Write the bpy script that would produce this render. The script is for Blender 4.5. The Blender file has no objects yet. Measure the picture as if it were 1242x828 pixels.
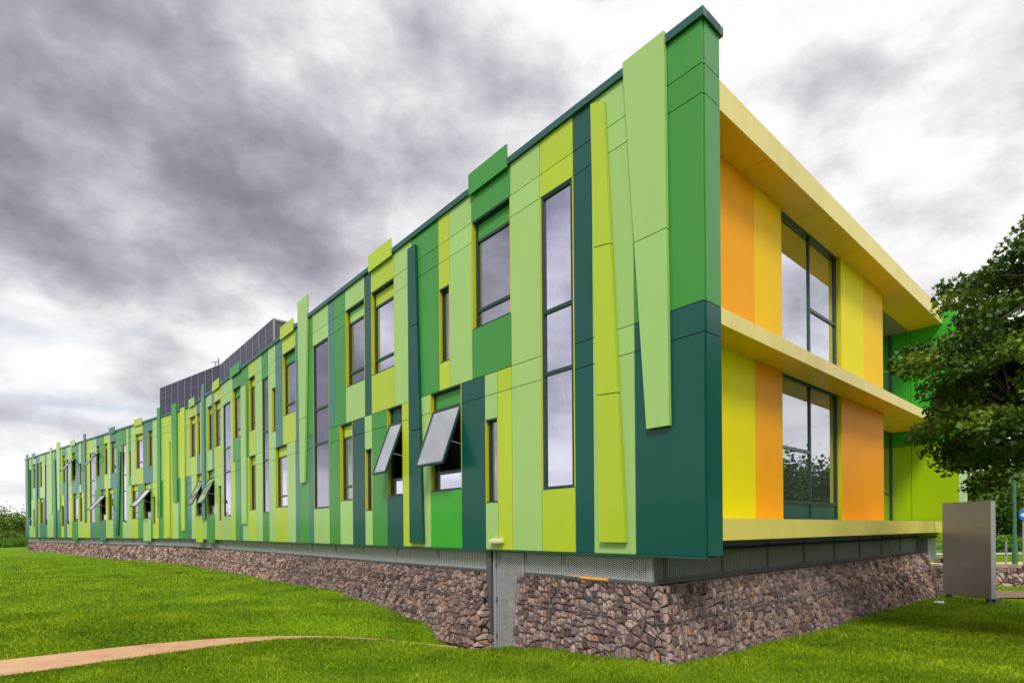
import bpy, math, random
import numpy as np
from mathutils import Vector, Matrix

random.seed(7)
rng = np.random.default_rng(11)
SC = bpy.context.scene
COL = SC.collection
PI = math.pi

# ------------------------------------------------------------------ helpers
def tag(o, label=None, cat=None, group=None, kind=None):
    if label: o['label'] = label
    if cat: o['category'] = cat
    if group: o['group'] = group
    if kind: o['kind'] = kind
    return o

def empty(name, loc, label=None, cat=None, group=None):
    o = bpy.data.objects.new(name, None)
    o.empty_display_size = .3
    COL.objects.link(o)
    o.location = loc
    return tag(o, label, cat, group)

class MB:
    """collects faces, then links them as one mesh object"""
    def __init__(self):
        self.v = []; self.f = []; self.m = []; self.c = []
    def face(self, pts, m=0, c=.5):
        n = len(self.v)
        self.v += [tuple(p) for p in pts]
        self.f.append(tuple(range(n, n + len(pts)))); self.m.append(m); self.c.append(c)
    def hexa(self, P, m=0, c=.5):
        # P: 8 points, index = i*4 + j*2 + k
        n = len(self.v)
        self.v += [tuple(p) for p in P]
        for q in ((0,1,3,2),(4,6,7,5),(0,4,5,1),(2,3,7,6),(0,2,6,4),(1,5,7,3)):
            self.f.append(tuple(n + i for i in q)); self.m.append(m); self.c.append(c)
    def box(self, x0, x1, y0, y1, z0, z1, m=0, c=.5, fn=None):
        fn = fn or (lambda a, b, d: (a, b, d))
        self.hexa([fn(a, b, d) for a in (x0, x1) for b in (y0, y1) for d in (z0, z1)], m, c)
    def tube(self, pts, radii, seg=8, m=0, c=.5):
        pts = [Vector(p) for p in pts]
        if not hasattr(radii, '__len__'): radii = [radii] * len(pts)
        n0 = len(self.v)
        for i, p in enumerate(pts):
            t = (pts[min(i + 1, len(pts) - 1)] - pts[max(i - 1, 0)]).normalized()
            a = t.cross(Vector((0, 0, 1)))
            if a.length < .05: a = t.cross(Vector((1, 0, 0)))
            a.normalize(); b = t.cross(a)
            for k in range(seg):
                an = 2 * PI * k / seg
                self.v.append(tuple(p + (a * math.cos(an) + b * math.sin(an)) * radii[i]))
        for i in range(len(pts) - 1):
            for k in range(seg):
                k2 = (k + 1) % seg
                self.f.append((n0 + i*seg + k, n0 + i*seg + k2, n0 + (i+1)*seg + k2, n0 + (i+1)*seg + k))
                self.m.append(m); self.c.append(c)
        self.f.append(tuple(n0 + k for k in range(seg))); self.m.append(m); self.c.append(c)
        e = n0 + (len(pts) - 1) * seg
        self.f.append(tuple(e + k for k in range(seg))); self.m.append(m); self.c.append(c)
    def build(self, name, mats, parent=None, smooth=False, origin=None):
        me = bpy.data.meshes.new(name)
        o0 = Vector((0, 0, 0))
        if parent is not None:
            q = parent
            while q is not None:
                o0 = o0 + q.location; q = q.parent
        if origin is not None: o0 = o0 + Vector(origin)
        vs = [(a - o0.x, b - o0.y, d - o0.z) for a, b, d in self.v]
        me.from_pydata(vs, [], self.f)
        if not isinstance(mats, (list, tuple)): mats = [mats]
        for x in mats: me.materials.append(x)
        if len(mats) > 1: me.polygons.foreach_set('material_index', self.m)
        at = me.attributes.new('var', 'FLOAT', 'FACE'); at.data.foreach_set('value', self.c)
        if smooth: me.polygons.foreach_set('use_smooth', [True] * len(self.f))
        me.validate(); me.update()
        import bmesh
        bm = bmesh.new(); bm.from_mesh(me); bmesh.ops.recalc_face_normals(bm, faces=bm.faces); bm.to_mesh(me); bm.free()
        o = bpy.data.objects.new(name, me); COL.objects.link(o)
        if parent is not None: o.parent = parent
        if origin is not None: o.location = Vector(origin)
        return o

def np_mesh(name, verts, nper, var, mat, loc=(0, 0, 0), parent=None):
    """verts (N*nper,3): every nper verts are one face"""
    nf = len(verts) // nper
    me = bpy.data.meshes.new(name)
    me.vertices.add(len(verts)); me.vertices.foreach_set('co', (verts - np.array(loc)).astype(np.float32).ravel())
    me.loops.add(len(verts)); me.loops.foreach_set('vertex_index', np.arange(len(verts), dtype=np.int32))
    me.polygons.add(nf)
    me.polygons.foreach_set('loop_start', np.arange(nf, dtype=np.int32) * nper)
    try: me.polygons.foreach_set('loop_total', np.full(nf, nper, dtype=np.int32))
    except Exception: pass
    me.materials.append(mat)
    at = me.attributes.new('var', 'FLOAT', 'FACE'); at.data.foreach_set('value', var.astype(np.float32))
    me.update(calc_edges=True)
    o = bpy.data.objects.new(name, me); COL.objects.link(o)
    if parent is not None: o.parent = parent
    else: o.location = loc
    return o

# ------------------------------------------------------------------ materials
def mat(name):
    m = bpy.data.materials.new(name); m.use_nodes = True
    nt = m.node_tree; nt.nodes.clear()
    out = nt.nodes.new('ShaderNodeOutputMaterial')
    return m, nt, out
def N(nt, t, **k):
    n = nt.nodes.new(t)
    for a, b in k.items():
        if a in n.inputs.keys(): n.inputs[a].default_value = b
        else: setattr(n, a, b)
    return n
def ramp(nt, stops):
    r = nt.nodes.new('ShaderNodeValToRGB')
    el = r.color_ramp.elements
    el[0].position = stops[0][0]; el[0].color = (*stops[0][1], 1)
    el[1].position = stops[-1][0]; el[1].color = (*stops[-1][1], 1)
    for p, c in stops[1:-1]:
        e = el.new(p); e.color = (*c, 1)
    return r
def rgb(r, g, b):
    f = lambda x: ((x / 255 + .055) / 1.055) ** 2.4 if x > 10 else x / 255 / 12.92
    return (f(r), f(g), f(b))

def paint(name, col, rough=.38, varamt=.10, spec=.35, dirt=.07, coat=.2):
    m, nt, out = mat(name)
    L = nt.links.new
    bs = N(nt, 'ShaderNodeBsdfPrincipled', Roughness=rough)
    bs.inputs['Specular IOR Level'].default_value = spec
    bs.inputs['Coat Weight'].default_value = coat
    bs.inputs['Coat Roughness'].default_value = .12
    at = N(nt, 'ShaderNodeAttribute', attribute_name='var')
    geo = N(nt, 'ShaderNodeNewGeometry')
    mp = N(nt, 'ShaderNodeMapping'); mp.inputs['Scale'].default_value = (2.2, 2.2, .35)
    L(geo.outputs['Position'], mp.inputs['Vector'])
    no = N(nt, 'ShaderNodeTexNoise', Scale=1.3, Detail=6.0, Roughness=.6); L(mp.outputs[0], no.inputs['Vector'])
    a = N(nt, 'ShaderNodeMath', operation='MULTIPLY_ADD'); L(at.outputs['Fac'], a.inputs[0]); a.inputs[1].default_value = varamt; a.inputs[2].default_value = 1 - varamt / 2
    b = N(nt, 'ShaderNodeMath', operation='MULTIPLY_ADD'); L(no.outputs['Fac'], b.inputs[0]); b.inputs[1].default_value = -dirt * 2; b.inputs[2].default_value = 1 + dirt
    c = N(nt, 'ShaderNodeMath', operation='MULTIPLY'); L(a.outputs[0], c.inputs[0]); L(b.outputs[0], c.inputs[1])
    v = N(nt, 'ShaderNodeVectorMath', operation='SCALE'); v.inputs[0].default_value = col; L(c.outputs[0], v.inputs['Scale'])
    L(v.outputs[0], bs.inputs['Base Color'])
    n2 = N(nt, 'ShaderNodeTexNoise', Scale=.55, Detail=2.0); L(geo.outputs['Position'], n2.inputs['Vector'])
    bp = N(nt, 'ShaderNodeBump', Strength=.06, Distance=.02); L(n2.outputs['Fac'], bp.inputs['Height']); L(bp.outputs[0], bs.inputs['Normal'])
    rr = N(nt, 'ShaderNodeMath', operation='MULTIPLY_ADD'); L(no.outputs['Fac'], rr.inputs[0]); rr.inputs[1].default_value = .18; rr.inputs[2].default_value = rough - .09
    L(rr.outputs[0], bs.inputs['Roughness'])
    L(bs.outputs[0], out.inputs[0])
    return m

M = {}
M['L'] = paint('light_green_paint', (.33, .52, .16))
M['Y'] = paint('lime_paint', (.42, .53, .022))
M['M'] = paint('mid_green_paint', (.04, .25, .035))
M['G'] = paint('bright_green_paint', (.035, .34, .018))
M['D'] = paint('dark_green_paint', (.0, .074, .062), spec=.3)
M['T'] = paint('sky_paled_dark_green_paint', (.035, .17, .15), spec=.5)  # the dark green again, lightened for sky reflected at a grazing angle
M['cap'] = paint('dark_teal_metal', (.012, .085, .085), rough=.35)
M['frame'] = paint('dark_window_frame', (.008, .04, .04), rough=.35, varamt=0)
M['greyframe'] = paint('slate_window_frame', (.02, .05, .06), rough=.35, varamt=0)
M['reveal'] = paint('yellow_reveal_paint', (.50, .45, .0), rough=.5)
M['orange'] = paint('orange_paint', (.90, .36, .0), coat=.0, rough=.5, spec=.12, dirt=.03)
M['deeporange'] = paint('deep_orange_paint', (.88, .31, .0), coat=.0, rough=.5, spec=.12, dirt=.03)
M['amber'] = paint('amber_paint', (.90, .53, .0), coat=.0, rough=.5, spec=.12, dirt=.03)
M['yellow'] = paint('yellow_paint', (.82, .70, .0), coat=.0, rough=.5, spec=.12, dirt=.03)
M['acid'] = paint('acid_green_paint', (.30, .48, .0))
M['cream'] = paint('sky_paled_yellow_paint', (.76, .62, .22), rough=.45, dirt=.10, coat=.0)  # paled for the sky reflected in the fascias; soffit gets deeper yellow
M['sill'] = paint('soft_yellow_paint', (.72, .62, .14), rough=.45, dirt=.10, coat=.0)
M['soffit'] = paint('ochre_soffit_paint', (.80, .50, .02), rough=.45, coat=.1)
M['lamp'] = paint('cream_plastic', (.75, .66, .38), rough=.5)
M['dark'] = paint('dark_void', (.012, .012, .014), rough=.9, spec=.1)  # near black stands in for shade in voids, gaps and undersides
M['interior'] = paint('unlit_interior_grey', (.05, .05, .052), rough=.9, spec=.1)  # dark tone stands in for the unlit rooms behind the openings
M['steel'] = paint('galvanised_steel', (.28, .29, .31), rough=.5, dirt=.2)
M['darksteel'] = paint('dark_steel', (.09, .092, .10), rough=.5)
M['roof'] = paint('roof_membrane', (.2, .2, .2), rough=.9)
M['white'] = paint('white_paint', (.75, .75, .74), rough=.5)
M['bluegrey'] = paint('blue_grey_panel', (.30, .35, .42), rough=.5)
M['pipe'] = paint('orange_pipe_plastic', (.75, .33, .03), rough=.5)
M['bluecable'] = paint('blue_cable_plastic', (.03, .09, .3), rough=.5)
M['lampgreen'] = paint('green_post_paint', (.05, .16, .07), rough=.5)
M['signblue'] = paint('blue_sign_face', (.01, .14, .55), rough=.4)
M['bark'] = paint('bark', (.05, .04, .03), rough=.95, dirt=.5)
M['stonewire'] = paint('gabion_wire', (.10, .09, .09), rough=.6)

def glass_mat(name, tint, refl, inner):
    m, nt, out = mat(name); L = nt.links.new
    gl = N(nt, 'ShaderNodeBsdfGlossy', Roughness=.012, Color=(*tint, 1))
    di = N(nt, 'ShaderNodeBsdfPrincipled', Roughness=.6)
    di.inputs['Base Color'].default_value = (*inner, 1)
    fr = N(nt, 'ShaderNodeFresnel', IOR=1.5)
    mx = N(nt, 'ShaderNodeMath', operation='MULTIPLY_ADD', use_clamp=True); L(fr.outputs[0], mx.inputs[0]); mx.inputs[1].default_value = 1.0; mx.inputs[2].default_value = refl
    geo = N(nt, 'ShaderNodeNewGeometry')
    no = N(nt, 'ShaderNodeTexNoise', Scale=.9, Detail=1.0); L(geo.outputs['Position'], no.inputs['Vector'])
    bp = N(nt, 'ShaderNodeBump', Strength=.06, Distance=.02); L(no.outputs['Fac'], bp.inputs['Height'])
    L(bp.outputs[0], gl.inputs['Normal'])
    ms = N(nt, 'ShaderNodeMixShader'); L(mx.outputs[0], ms.inputs[0]); L(di.outputs[0], ms.inputs[1]); L(gl.outputs[0], ms.inputs[2])
    L(ms.outputs[0], out.inputs[0])
    return m
M['glass'] = glass_mat('tinted_glass', (.68, .67, .80), .43, (.02, .02, .025))
M['glass_r'] = glass_mat('clear_tinted_glass', (.80, .82, .88), .48, (.03, .05, .045))
M['pv'] = None

def mesh_mat(name, p, col):
    """expanded metal: diamond holes"""
    m, nt, out = mat(name); L = nt.links.new
    uv = N(nt, 'ShaderNodeUVMap', uv_map='UVMap')
    sx = N(nt, 'ShaderNodeSeparateXYZ'); L(uv.outputs[0], sx.inputs[0])
    def diag(sgn):
        u = N(nt, 'ShaderNodeMath', operation='MULTIPLY'); L(sx.outputs[0], u.inputs[0]); u.inputs[1].default_value = 1 / p
        w = N(nt, 'ShaderNodeMath', operation='MULTIPLY'); L(sx.outputs[1], w.inputs[0]); w.inputs[1].default_value = sgn * 2.0 / p
        a = N(nt, 'ShaderNodeMath', operation='ADD'); L(u.outputs[0], a.inputs[0]); L(w.outputs[0], a.inputs[1])
        f = N(nt, 'ShaderNodeMath', operation='FRACT'); L(a.outputs[0], f.inputs[0])
        g = N(nt, 'ShaderNodeMath', operation='LESS_THAN'); L(f.outputs[0], g.inputs[0]); g.inputs[1].default_value = .27
        return g
    a = diag(1); b = diag(-1)
    mx = N(nt, 'ShaderNodeMath', operation='MAXIMUM'); L(a.outputs[0], mx.inputs[0]); L(b.outputs[0], mx.inputs[1])
    bs = N(nt, 'ShaderNodeBsdfPrincipled', Roughness=.45, Metallic=.3); bs.inputs['Base Color'].default_value = (*col, 1)
    tr = N(nt, 'ShaderNodeBsdfTransparent')
    ms = N(nt, 'ShaderNodeMixShader'); L(mx.outputs[0], ms.inputs[0]); L(tr.outputs[0], ms.inputs[1]); L(bs.outputs[0], ms.inputs[2])
    L(ms.outputs[0], out.inputs[0])
    return m
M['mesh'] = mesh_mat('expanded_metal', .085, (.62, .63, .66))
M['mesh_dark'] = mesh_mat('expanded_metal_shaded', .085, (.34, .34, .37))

def var_mat(name, stops, rough=.9, spec=.2, noise=0, nscale=20, transl=0, bump=0, wscale=0):
    """colour by the per-face attribute, mixed with noise"""
    m, nt, out = mat(name); L = nt.links.new
    at = N(nt, 'ShaderNodeAttribute', attribute_name='var')
    r = ramp(nt, stops)
    geo = N(nt, 'ShaderNodeNewGeometry')
    no = N(nt, 'ShaderNodeTexNoise', Scale=nscale, Detail=5.0, Roughness=.65); L(geo.outputs['Position'], no.inputs['Vector'])
    a = N(nt, 'ShaderNodeMath', operation='MULTIPLY_ADD'); L(no.outputs['Fac'], a.inputs[0]); a.inputs[1].default_value = noise; a.inputs[2].default_value = -noise / 2
    b = N(nt, 'ShaderNodeMath', operation='ADD', use_clamp=True); L(a.outputs[0], b.inputs[0]); L(at.outputs['Fac'], b.inputs[1])
    last = b
    if wscale:
        n3 = N(nt, 'ShaderNodeTexNoise', Scale=wscale, Detail=3.0); L(geo.outputs['Position'], n3.inputs['Vector'])
        a3 = N(nt, 'ShaderNodeMath', operation='MULTIPLY_ADD'); L(n3.outputs['Fac'], a3.inputs[0]); a3.inputs[1].default_value = .9; a3.inputs[2].default_value = -.45
        b3 = N(nt, 'ShaderNodeMath', operation='ADD', use_clamp=True); L(a3.outputs[0], b3.inputs[0]); L(b.outputs[0], b3.inputs[1]); last = b3
    L(last.outputs[0], r.inputs[0])
    bs = N(nt, 'ShaderNodeBsdfPrincipled', Roughness=rough); bs.inputs['Specular IOR Level'].default_value = spec
    L(r.outputs[0], bs.inputs['Base Color'])
    if bump:
        bp = N(nt, 'ShaderNodeBump', Strength=bump, Distance=.02); L(no.outputs['Fac'], bp.inputs['Height']); L(bp.outputs[0], bs.inputs['Normal'])
    if transl:
        tl = N(nt, 'ShaderNodeBsdfTranslucent'); L(r.outputs[0], tl.inputs['Color'])
        ms = N(nt, 'ShaderNodeMixShader'); ms.inputs[0].default_value = transl
        L(bs.outputs[0], ms.inputs[1]); L(tl.outputs[0], ms.inputs[2]); L(ms.outputs[0], out.inputs[0])
    else: L(bs.outputs[0], out.inputs[0])
    return m
M['stone'] = var_mat('gabion_stone', [(0, (.07, .042, .04)), (.3, (.17, .105, .098)), (.55, (.29, .20, .175)), (.8, (.43, .32, .285)), (1, (.36, .19, .11))], noise=.5, nscale=16, bump=.7, rough=.9)
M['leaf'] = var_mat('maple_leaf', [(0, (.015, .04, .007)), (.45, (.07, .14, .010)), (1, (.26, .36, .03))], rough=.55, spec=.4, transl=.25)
M['bushleaf'] = var_mat('bush_leaf', [(0, (.02, .04, .008)), (.5, (.05, .10, .018)), (1, (.12, .17, .03))], rough=.7, transl=.2)
M['hedgeleaf'] = var_mat('hedge_leaf', [(0, (.03, .09, .008)), (.5, (.08, .20, .018)), (1, (.16, .30, .03))], rough=.7, transl=.2)
M['blade'] = var_mat('grass_blade', [(0, (.04, .085, .002)), (.5, (.20, .32, .003)), (1, (.48, .58, .02))], rough=.7, spec=.2, transl=.3, wscale=.5)
M['flower'] = var_mat('flower_petal', [(0, (.8, .65, .02)), (.7, (.8, .65, .02)), (.71, (.8, .8, .75)), (1, (.8, .8, .75))])

def ground_mat(name, c0, c1, c2, s1, s2, bump=.4, rough=.95):
    m, nt, out = mat(name); L = nt.links.new
    geo = N(nt, 'ShaderNodeNewGeometry')
    n1 = N(nt, 'ShaderNodeTexNoise', Scale=s1, Detail=5.0, Roughness=.65); L(geo.outputs['Position'], n1.inputs['Vector'])
    n2 = N(nt, 'ShaderNodeTexNoise', Scale=s2, Detail=6.0, Roughness=.75); L(geo.outputs['Position'], n2.inputs['Vector'])
    a = N(nt, 'ShaderNodeMath', operation='MULTIPLY_ADD'); L(n1.outputs['Fac'], a.inputs[0]); a.inputs[1].default_value = .9; a.inputs[2].default_value = -.2
    b = N(nt, 'ShaderNodeMath', operation='MULTIPLY_ADD'); L(n2.outputs['Fac'], b.inputs[0]); b.inputs[1].default_value = .9; L(a.outputs[0], b.inputs[2])
    c = N(nt, 'ShaderNodeMath', operation='SUBTRACT', use_clamp=True); L(b.outputs[0], c.inputs[0]); c.inputs[1].default_value = .2
    r = ramp(nt, [(.15, c0), (.5, c1), (.85, c2)]); L(c.outputs[0], r.inputs[0])
    bs = N(nt, 'ShaderNodeBsdfPrincipled', Roughness=rough); bs.inputs['Specular IOR Level'].default_value = .15
    L(r.outputs[0], bs.inputs['Base Color'])
    bp = N(nt, 'ShaderNodeBump', Strength=bump, Distance=.05); L(n2.outputs['Fac'], bp.inputs['Height']); L(bp.outputs[0], bs.inputs['Normal'])
    L(bs.outputs[0], out.inputs[0])
    return m
M['lawn'] = ground_mat('lawn_ground', (.045, .11, .003), (.14, .26, .004), (.24, .36, .008), .5, 14, .8)
M['gravel'] = ground_mat('path_gravel', (.38, .20, .11), (.58, .34, .20), (.70, .46, .29), 2, 60, .3)
M['asphalt'] = ground_mat('asphalt', (.16, .15, .15), (.21, .20, .20), (.26, .25, .25), .6, 40, .2)
M['paving'] = ground_mat('brown_paving', (.16, .10, .08), (.22, .14, .11), (.28, .2, .16), .8, 30, .2)
M['kerb'] = ground_mat('kerb_stone', (.35, .33, .3), (.45, .42, .38), (.5, .48, .45), 1, 20, .2)
M['yellowpave'] = ground_mat('tactile_paving', (.5, .38, .15), (.6, .46, .2), (.65, .5, .25), 1, 20, .2)
M['edging'] = ground_mat('soil_edge', (.02, .015, .01), (.04, .03, .02), (.07, .05, .035), 3, 30, .6)

# brushed sign metal
def sign_metal():
    m, nt, out = mat('brushed_metal'); L = nt.links.new
    geo = N(nt, 'ShaderNodeNewGeometry')
    mp = N(nt, 'ShaderNodeMapping'); mp.inputs['Scale'].default_value = (.4, .4, 60)
    L(geo.outputs['Position'], mp.inputs['Vector'])
    no = N(nt, 'ShaderNodeTexNoise', Scale=1.0, Detail=3.0); L(mp.outputs[0], no.inputs['Vector'])
    r = ramp(nt, [(.3, (.33, .30, .29)), (.7, (.37, .34, .33))]); L(no.outputs['Fac'], r.inputs[0])
    bs = N(nt, 'ShaderNodeBsdfPrincipled', Roughness=.36, Metallic=.45); L(r.outputs[0], bs.inputs['Base Color'])
    L(bs.outputs[0], out.inputs[0]); return m
M['signmetal'] = sign_metal()

def pv_mat():
    m, nt, out = mat('solar_glass'); L = nt.links.new
    uv = N(nt, 'ShaderNodeUVMap', uv_map='UVMap')
    br = N(nt, 'ShaderNodeTexBrick', Scale=1.0, offset=0.0)
    br.inputs['Color1'].default_value = (.03, .028, .06, 1); br.inputs['Color2'].default_value = (.045, .04, .08, 1)
    br.inputs['Mortar'].default_value = (.11, .10, .14, 1)
    br.inputs['Mortar Size'].default_value = .008; br.inputs['Brick Width'].default_value = .5; br.inputs['Row Height'].default_value = .25
    L(uv.outputs[0], br.inputs['Vector'])
    bs = N(nt, 'ShaderNodeBsdfPrincipled', Roughness=.22); L(br.outputs['Color'], bs.inputs['Base Color'])
    bs.inputs['Specular IOR Level'].default_value = .25
    L(bs.outputs[0], out.inputs[0]); return m
M['pv'] = pv_mat()

# facade columns, right to left from the near corner: start, end (m), colour, window kind, spandrel colour
UPPER = [
    (0.0, 1.26, 'M', '', ''),
    (1.26, 2.16, 'L', '', ''),
    (2.16, 2.6, 'D', '', ''),
    (2.6, 3.48, 'Y', 'B', ''),
    (3.48, 4.36, 'L', '', ''),
    (4.36, 5.7, 'M', 'A', 'M'),
    (5.7, 6.58, 'L', '', ''),
    (6.58, 7.04, 'Y', 'C', ''),
    (7.04, 8.3, 'M', '', ''),
    (8.3, 9.22, 'L', '', ''),
    (9.22, 10.58, 'Y', 'A', 'Y'),
    (10.58, 11.0, 'D', '', ''),
    (11.0, 12.32, 'L', 'A', 'L'),
    (12.32, 13.18, 'M', '', ''),
    (13.18, 13.64, 'T', '', ''),
    (13.64, 14.98, 'L', 'B', ''),
    (14.98, 16.2, 'M', '', ''),
    (16.2, 16.66, 'T', '', ''),
    (16.66, 18.08, 'Y', 'A', 'M'),
    (18.08, 18.9, 'T', '', ''),
    (18.9, 19.36, 'L', 'C', ''),
    (19.36, 19.78, 'L', '', ''),
    (19.78, 20.64, 'M', 'B', ''),
    (20.64, 21.56, 'L', '', ''),
    (21.56, 22.52, 'Y', 'A', 'Y'),
    (22.52, 23.76, 'M', '', ''),
    (23.76, 25.14, 'M', 'A', 'M'),
    (25.14, 25.52, 'L', '', ''),
    (25.52, 26.9, 'L', 'B', ''),
    (26.9, 27.38, 'L', '', ''),
    (27.38, 28.74, 'Y', 'A', 'Y'),
    (28.74, 29.18, 'T', '', ''),
    (29.18, 30.2, 'L', 'A', 'Y'),
    (30.2, 31.9, 'L', '', ''),
    (31.9, 32.6, 'T', 'A', 'Y'),
    (32.6, 32.86, 'L', '', ''),
    (32.86, 33.98, 'Y', 'A', 'Y'),
    (33.98, 35.38, 'L', '', ''),
    (35.38, 37.02, 'Y', '', ''),
    (37.02, 38.44, 'Y', '', ''),
    (38.44, 39.8, 'L', '', ''),
    (39.8, 40.14, 'L', '', ''),
    (40.14, 41.0, 'T', 'A', 'T'),
    (41.0, 41.86, 'T', '', ''),
    (41.86, 43.22, 'Y', 'A', 'Y'),
    (43.22, 44.08, 'L', '', ''),
    (44.08, 44.56, 'M', 'C', ''),
    (44.56, 44.96, 'L', '', ''),
    (44.96, 45.8, 'M', 'B', ''),
    (45.8, 47.06, 'M', '', ''),
    (47.06, 48.3, 'T', 'A', 'T'),
    (48.3, 48.92, 'L', '', ''),
    (48.92, 49.66, 'Y', 'A', 'Y'),
    (49.66, 50.7, 'M', '', ''),
    (50.7, 51.48, 'T', 'O', 'T'),
    (51.48, 51.88, 'L', '', ''),
    (51.88, 53.08, 'L', 'B', ''),
    (53.08, 53.92, 'Y', '', ''),
    (53.92, 55.3, 'T', '', ''),
    (55.3, 55.9, 'L', 'C', ''),
    (55.9, 56.74, 'T', '', ''),
    (56.74, 57.88, 'M', 'O', 'M'),
    (57.88, 58.58, 'L', '', ''),
    (58.58, 59.28, 'L', 'B', ''),
    (59.28, 59.76, 'M', '', ''),
    (59.76, 60.62, 'T', 'A', 'Y'),
    (60.62, 62.02, 'L', '', ''),
    (62.02, 63.06, 'T', '', ''),
    (63.06, 65.48, 'L', '', ''),
    (65.48, 66.18, 'M', 'B', ''),
    (66.18, 67.18, 'L', '', ''),
    (67.18, 68.06, 'L', 'A', 'Y'),
    (68.06, 69.4, 'T', '', ''),
    (69.4, 70.48, 'L', 'A', 'Y'),
    (70.48, 71.1, 'M', '', ''),
    (71.1, 71.9, 'L', 'B', ''),
    (71.9, 73.36, 'T', '', '')]
LOWER = [
    (0.0, 1.26, 'D', '', ''),
    (1.26, 2.16, 'L', '', ''),
    (2.16, 2.6, 'D', '', ''),
    (2.6, 3.48, 'Y', 'B', ''),
    (3.48, 4.36, 'L', '', ''),
    (4.36, 4.82, 'Y', '', ''),
    (4.82, 5.26, 'L', 'C', ''),
    (5.26, 6.14, 'D', '', ''),
    (6.14, 7.46, 'G', 'O', 'M'),
    (7.46, 7.94, 'L', '', ''),
    (7.94, 8.82, 'Y', '', ''),
    (8.82, 9.68, 'D', 'O', 'D'),
    (9.68, 10.58, 'M', '', ''),
    (10.58, 11.04, 'L', 'C', ''),
    (11.04, 11.88, 'D', '', ''),
    (11.88, 12.8, 'L', 'A', 'Y'),
    (12.8, 13.64, 'M', '', ''),
    (13.64, 14.98, 'L', 'B', ''),
    (14.98, 15.4, 'T', '', ''),
    (15.4, 16.32, 'M', '', ''),
    (16.32, 16.74, 'T', '', ''),
    (16.74, 17.62, 'L', '', ''),
    (17.62, 19.0, 'Y', 'A', 'Y'),
    (19.0, 19.78, 'L', '', ''),
    (19.78, 20.64, 'M', 'B', ''),
    (20.64, 21.56, 'L', '', ''),
    (21.56, 22.52, 'Y', 'A', 'Y'),
    (22.52, 23.56, 'L', '', ''),
    (23.56, 23.96, 'T', '', ''),
    (23.96, 24.78, 'M', '', ''),
    (24.78, 25.52, 'Y', '', ''),
    (25.52, 26.9, 'L', 'B', ''),
    (26.9, 27.38, 'L', '', ''),
    (27.38, 27.96, 'Y', 'C', ''),
    (27.96, 28.74, 'L', '', ''),
    (28.74, 30.38, 'M', 'O', 'M'),
    (30.38, 31.34, 'L', '', ''),
    (31.34, 32.78, 'Y', 'O', 'Y'),
    (32.78, 33.74, 'L', '', ''),
    (33.74, 34.66, 'T', '', ''),
    (34.66, 36.08, 'M', '', ''),
    (36.08, 37.02, 'L', '', ''),
    (37.02, 38.44, 'Y', '', ''),
    (38.44, 39.24, 'M', '', ''),
    (39.24, 39.8, 'Y', '', ''),
    (39.8, 40.22, 'Y', 'C', ''),
    (40.22, 40.5, 'M', '', ''),
    (40.5, 41.8, 'L', 'O', 'L'),
    (41.8, 42.84, 'M', '', ''),
    (42.84, 44.08, 'Y', 'A', 'Y'),
    (44.08, 44.96, 'L', '', ''),
    (44.96, 45.8, 'L', 'B', ''),
    (45.8, 47.76, 'M', '', ''),
    (47.76, 48.92, 'L', 'A', 'Y'),
    (48.92, 49.38, 'Y', '', ''),
    (49.38, 50.7, 'T', 'O', 'T'),
    (50.7, 51.88, 'M', '', ''),
    (51.88, 53.08, 'T', 'B', ''),
    (53.08, 55.08, 'Y', '', ''),
    (55.08, 55.9, 'L', 'A', 'Y'),
    (55.9, 56.28, 'L', '', ''),
    (56.28, 57.74, 'M', 'A', 'M'),
    (57.74, 58.58, 'Y', '', ''),
    (58.58, 59.28, 'L', 'B', ''),
    (59.28, 60.12, 'T', '', ''),
    (60.12, 61.0, 'Y', 'C', ''),
    (61.0, 63.06, 'M', '', ''),
    (63.06, 65.48, 'L', '', ''),
    (65.48, 66.18, 'M', 'B', ''),
    (66.18, 66.9, 'T', '', ''),
    (66.9, 68.18, 'T', 'A', 'Y'),
    (68.18, 69.86, 'L', '', ''),
    (69.86, 70.48, 'Y', 'C', ''),
    (70.48, 71.1, 'L', '', ''),
    (71.1, 71.9, 'L', 'B', ''),
    (71.9, 73.36, 'T', '', '')]
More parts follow.
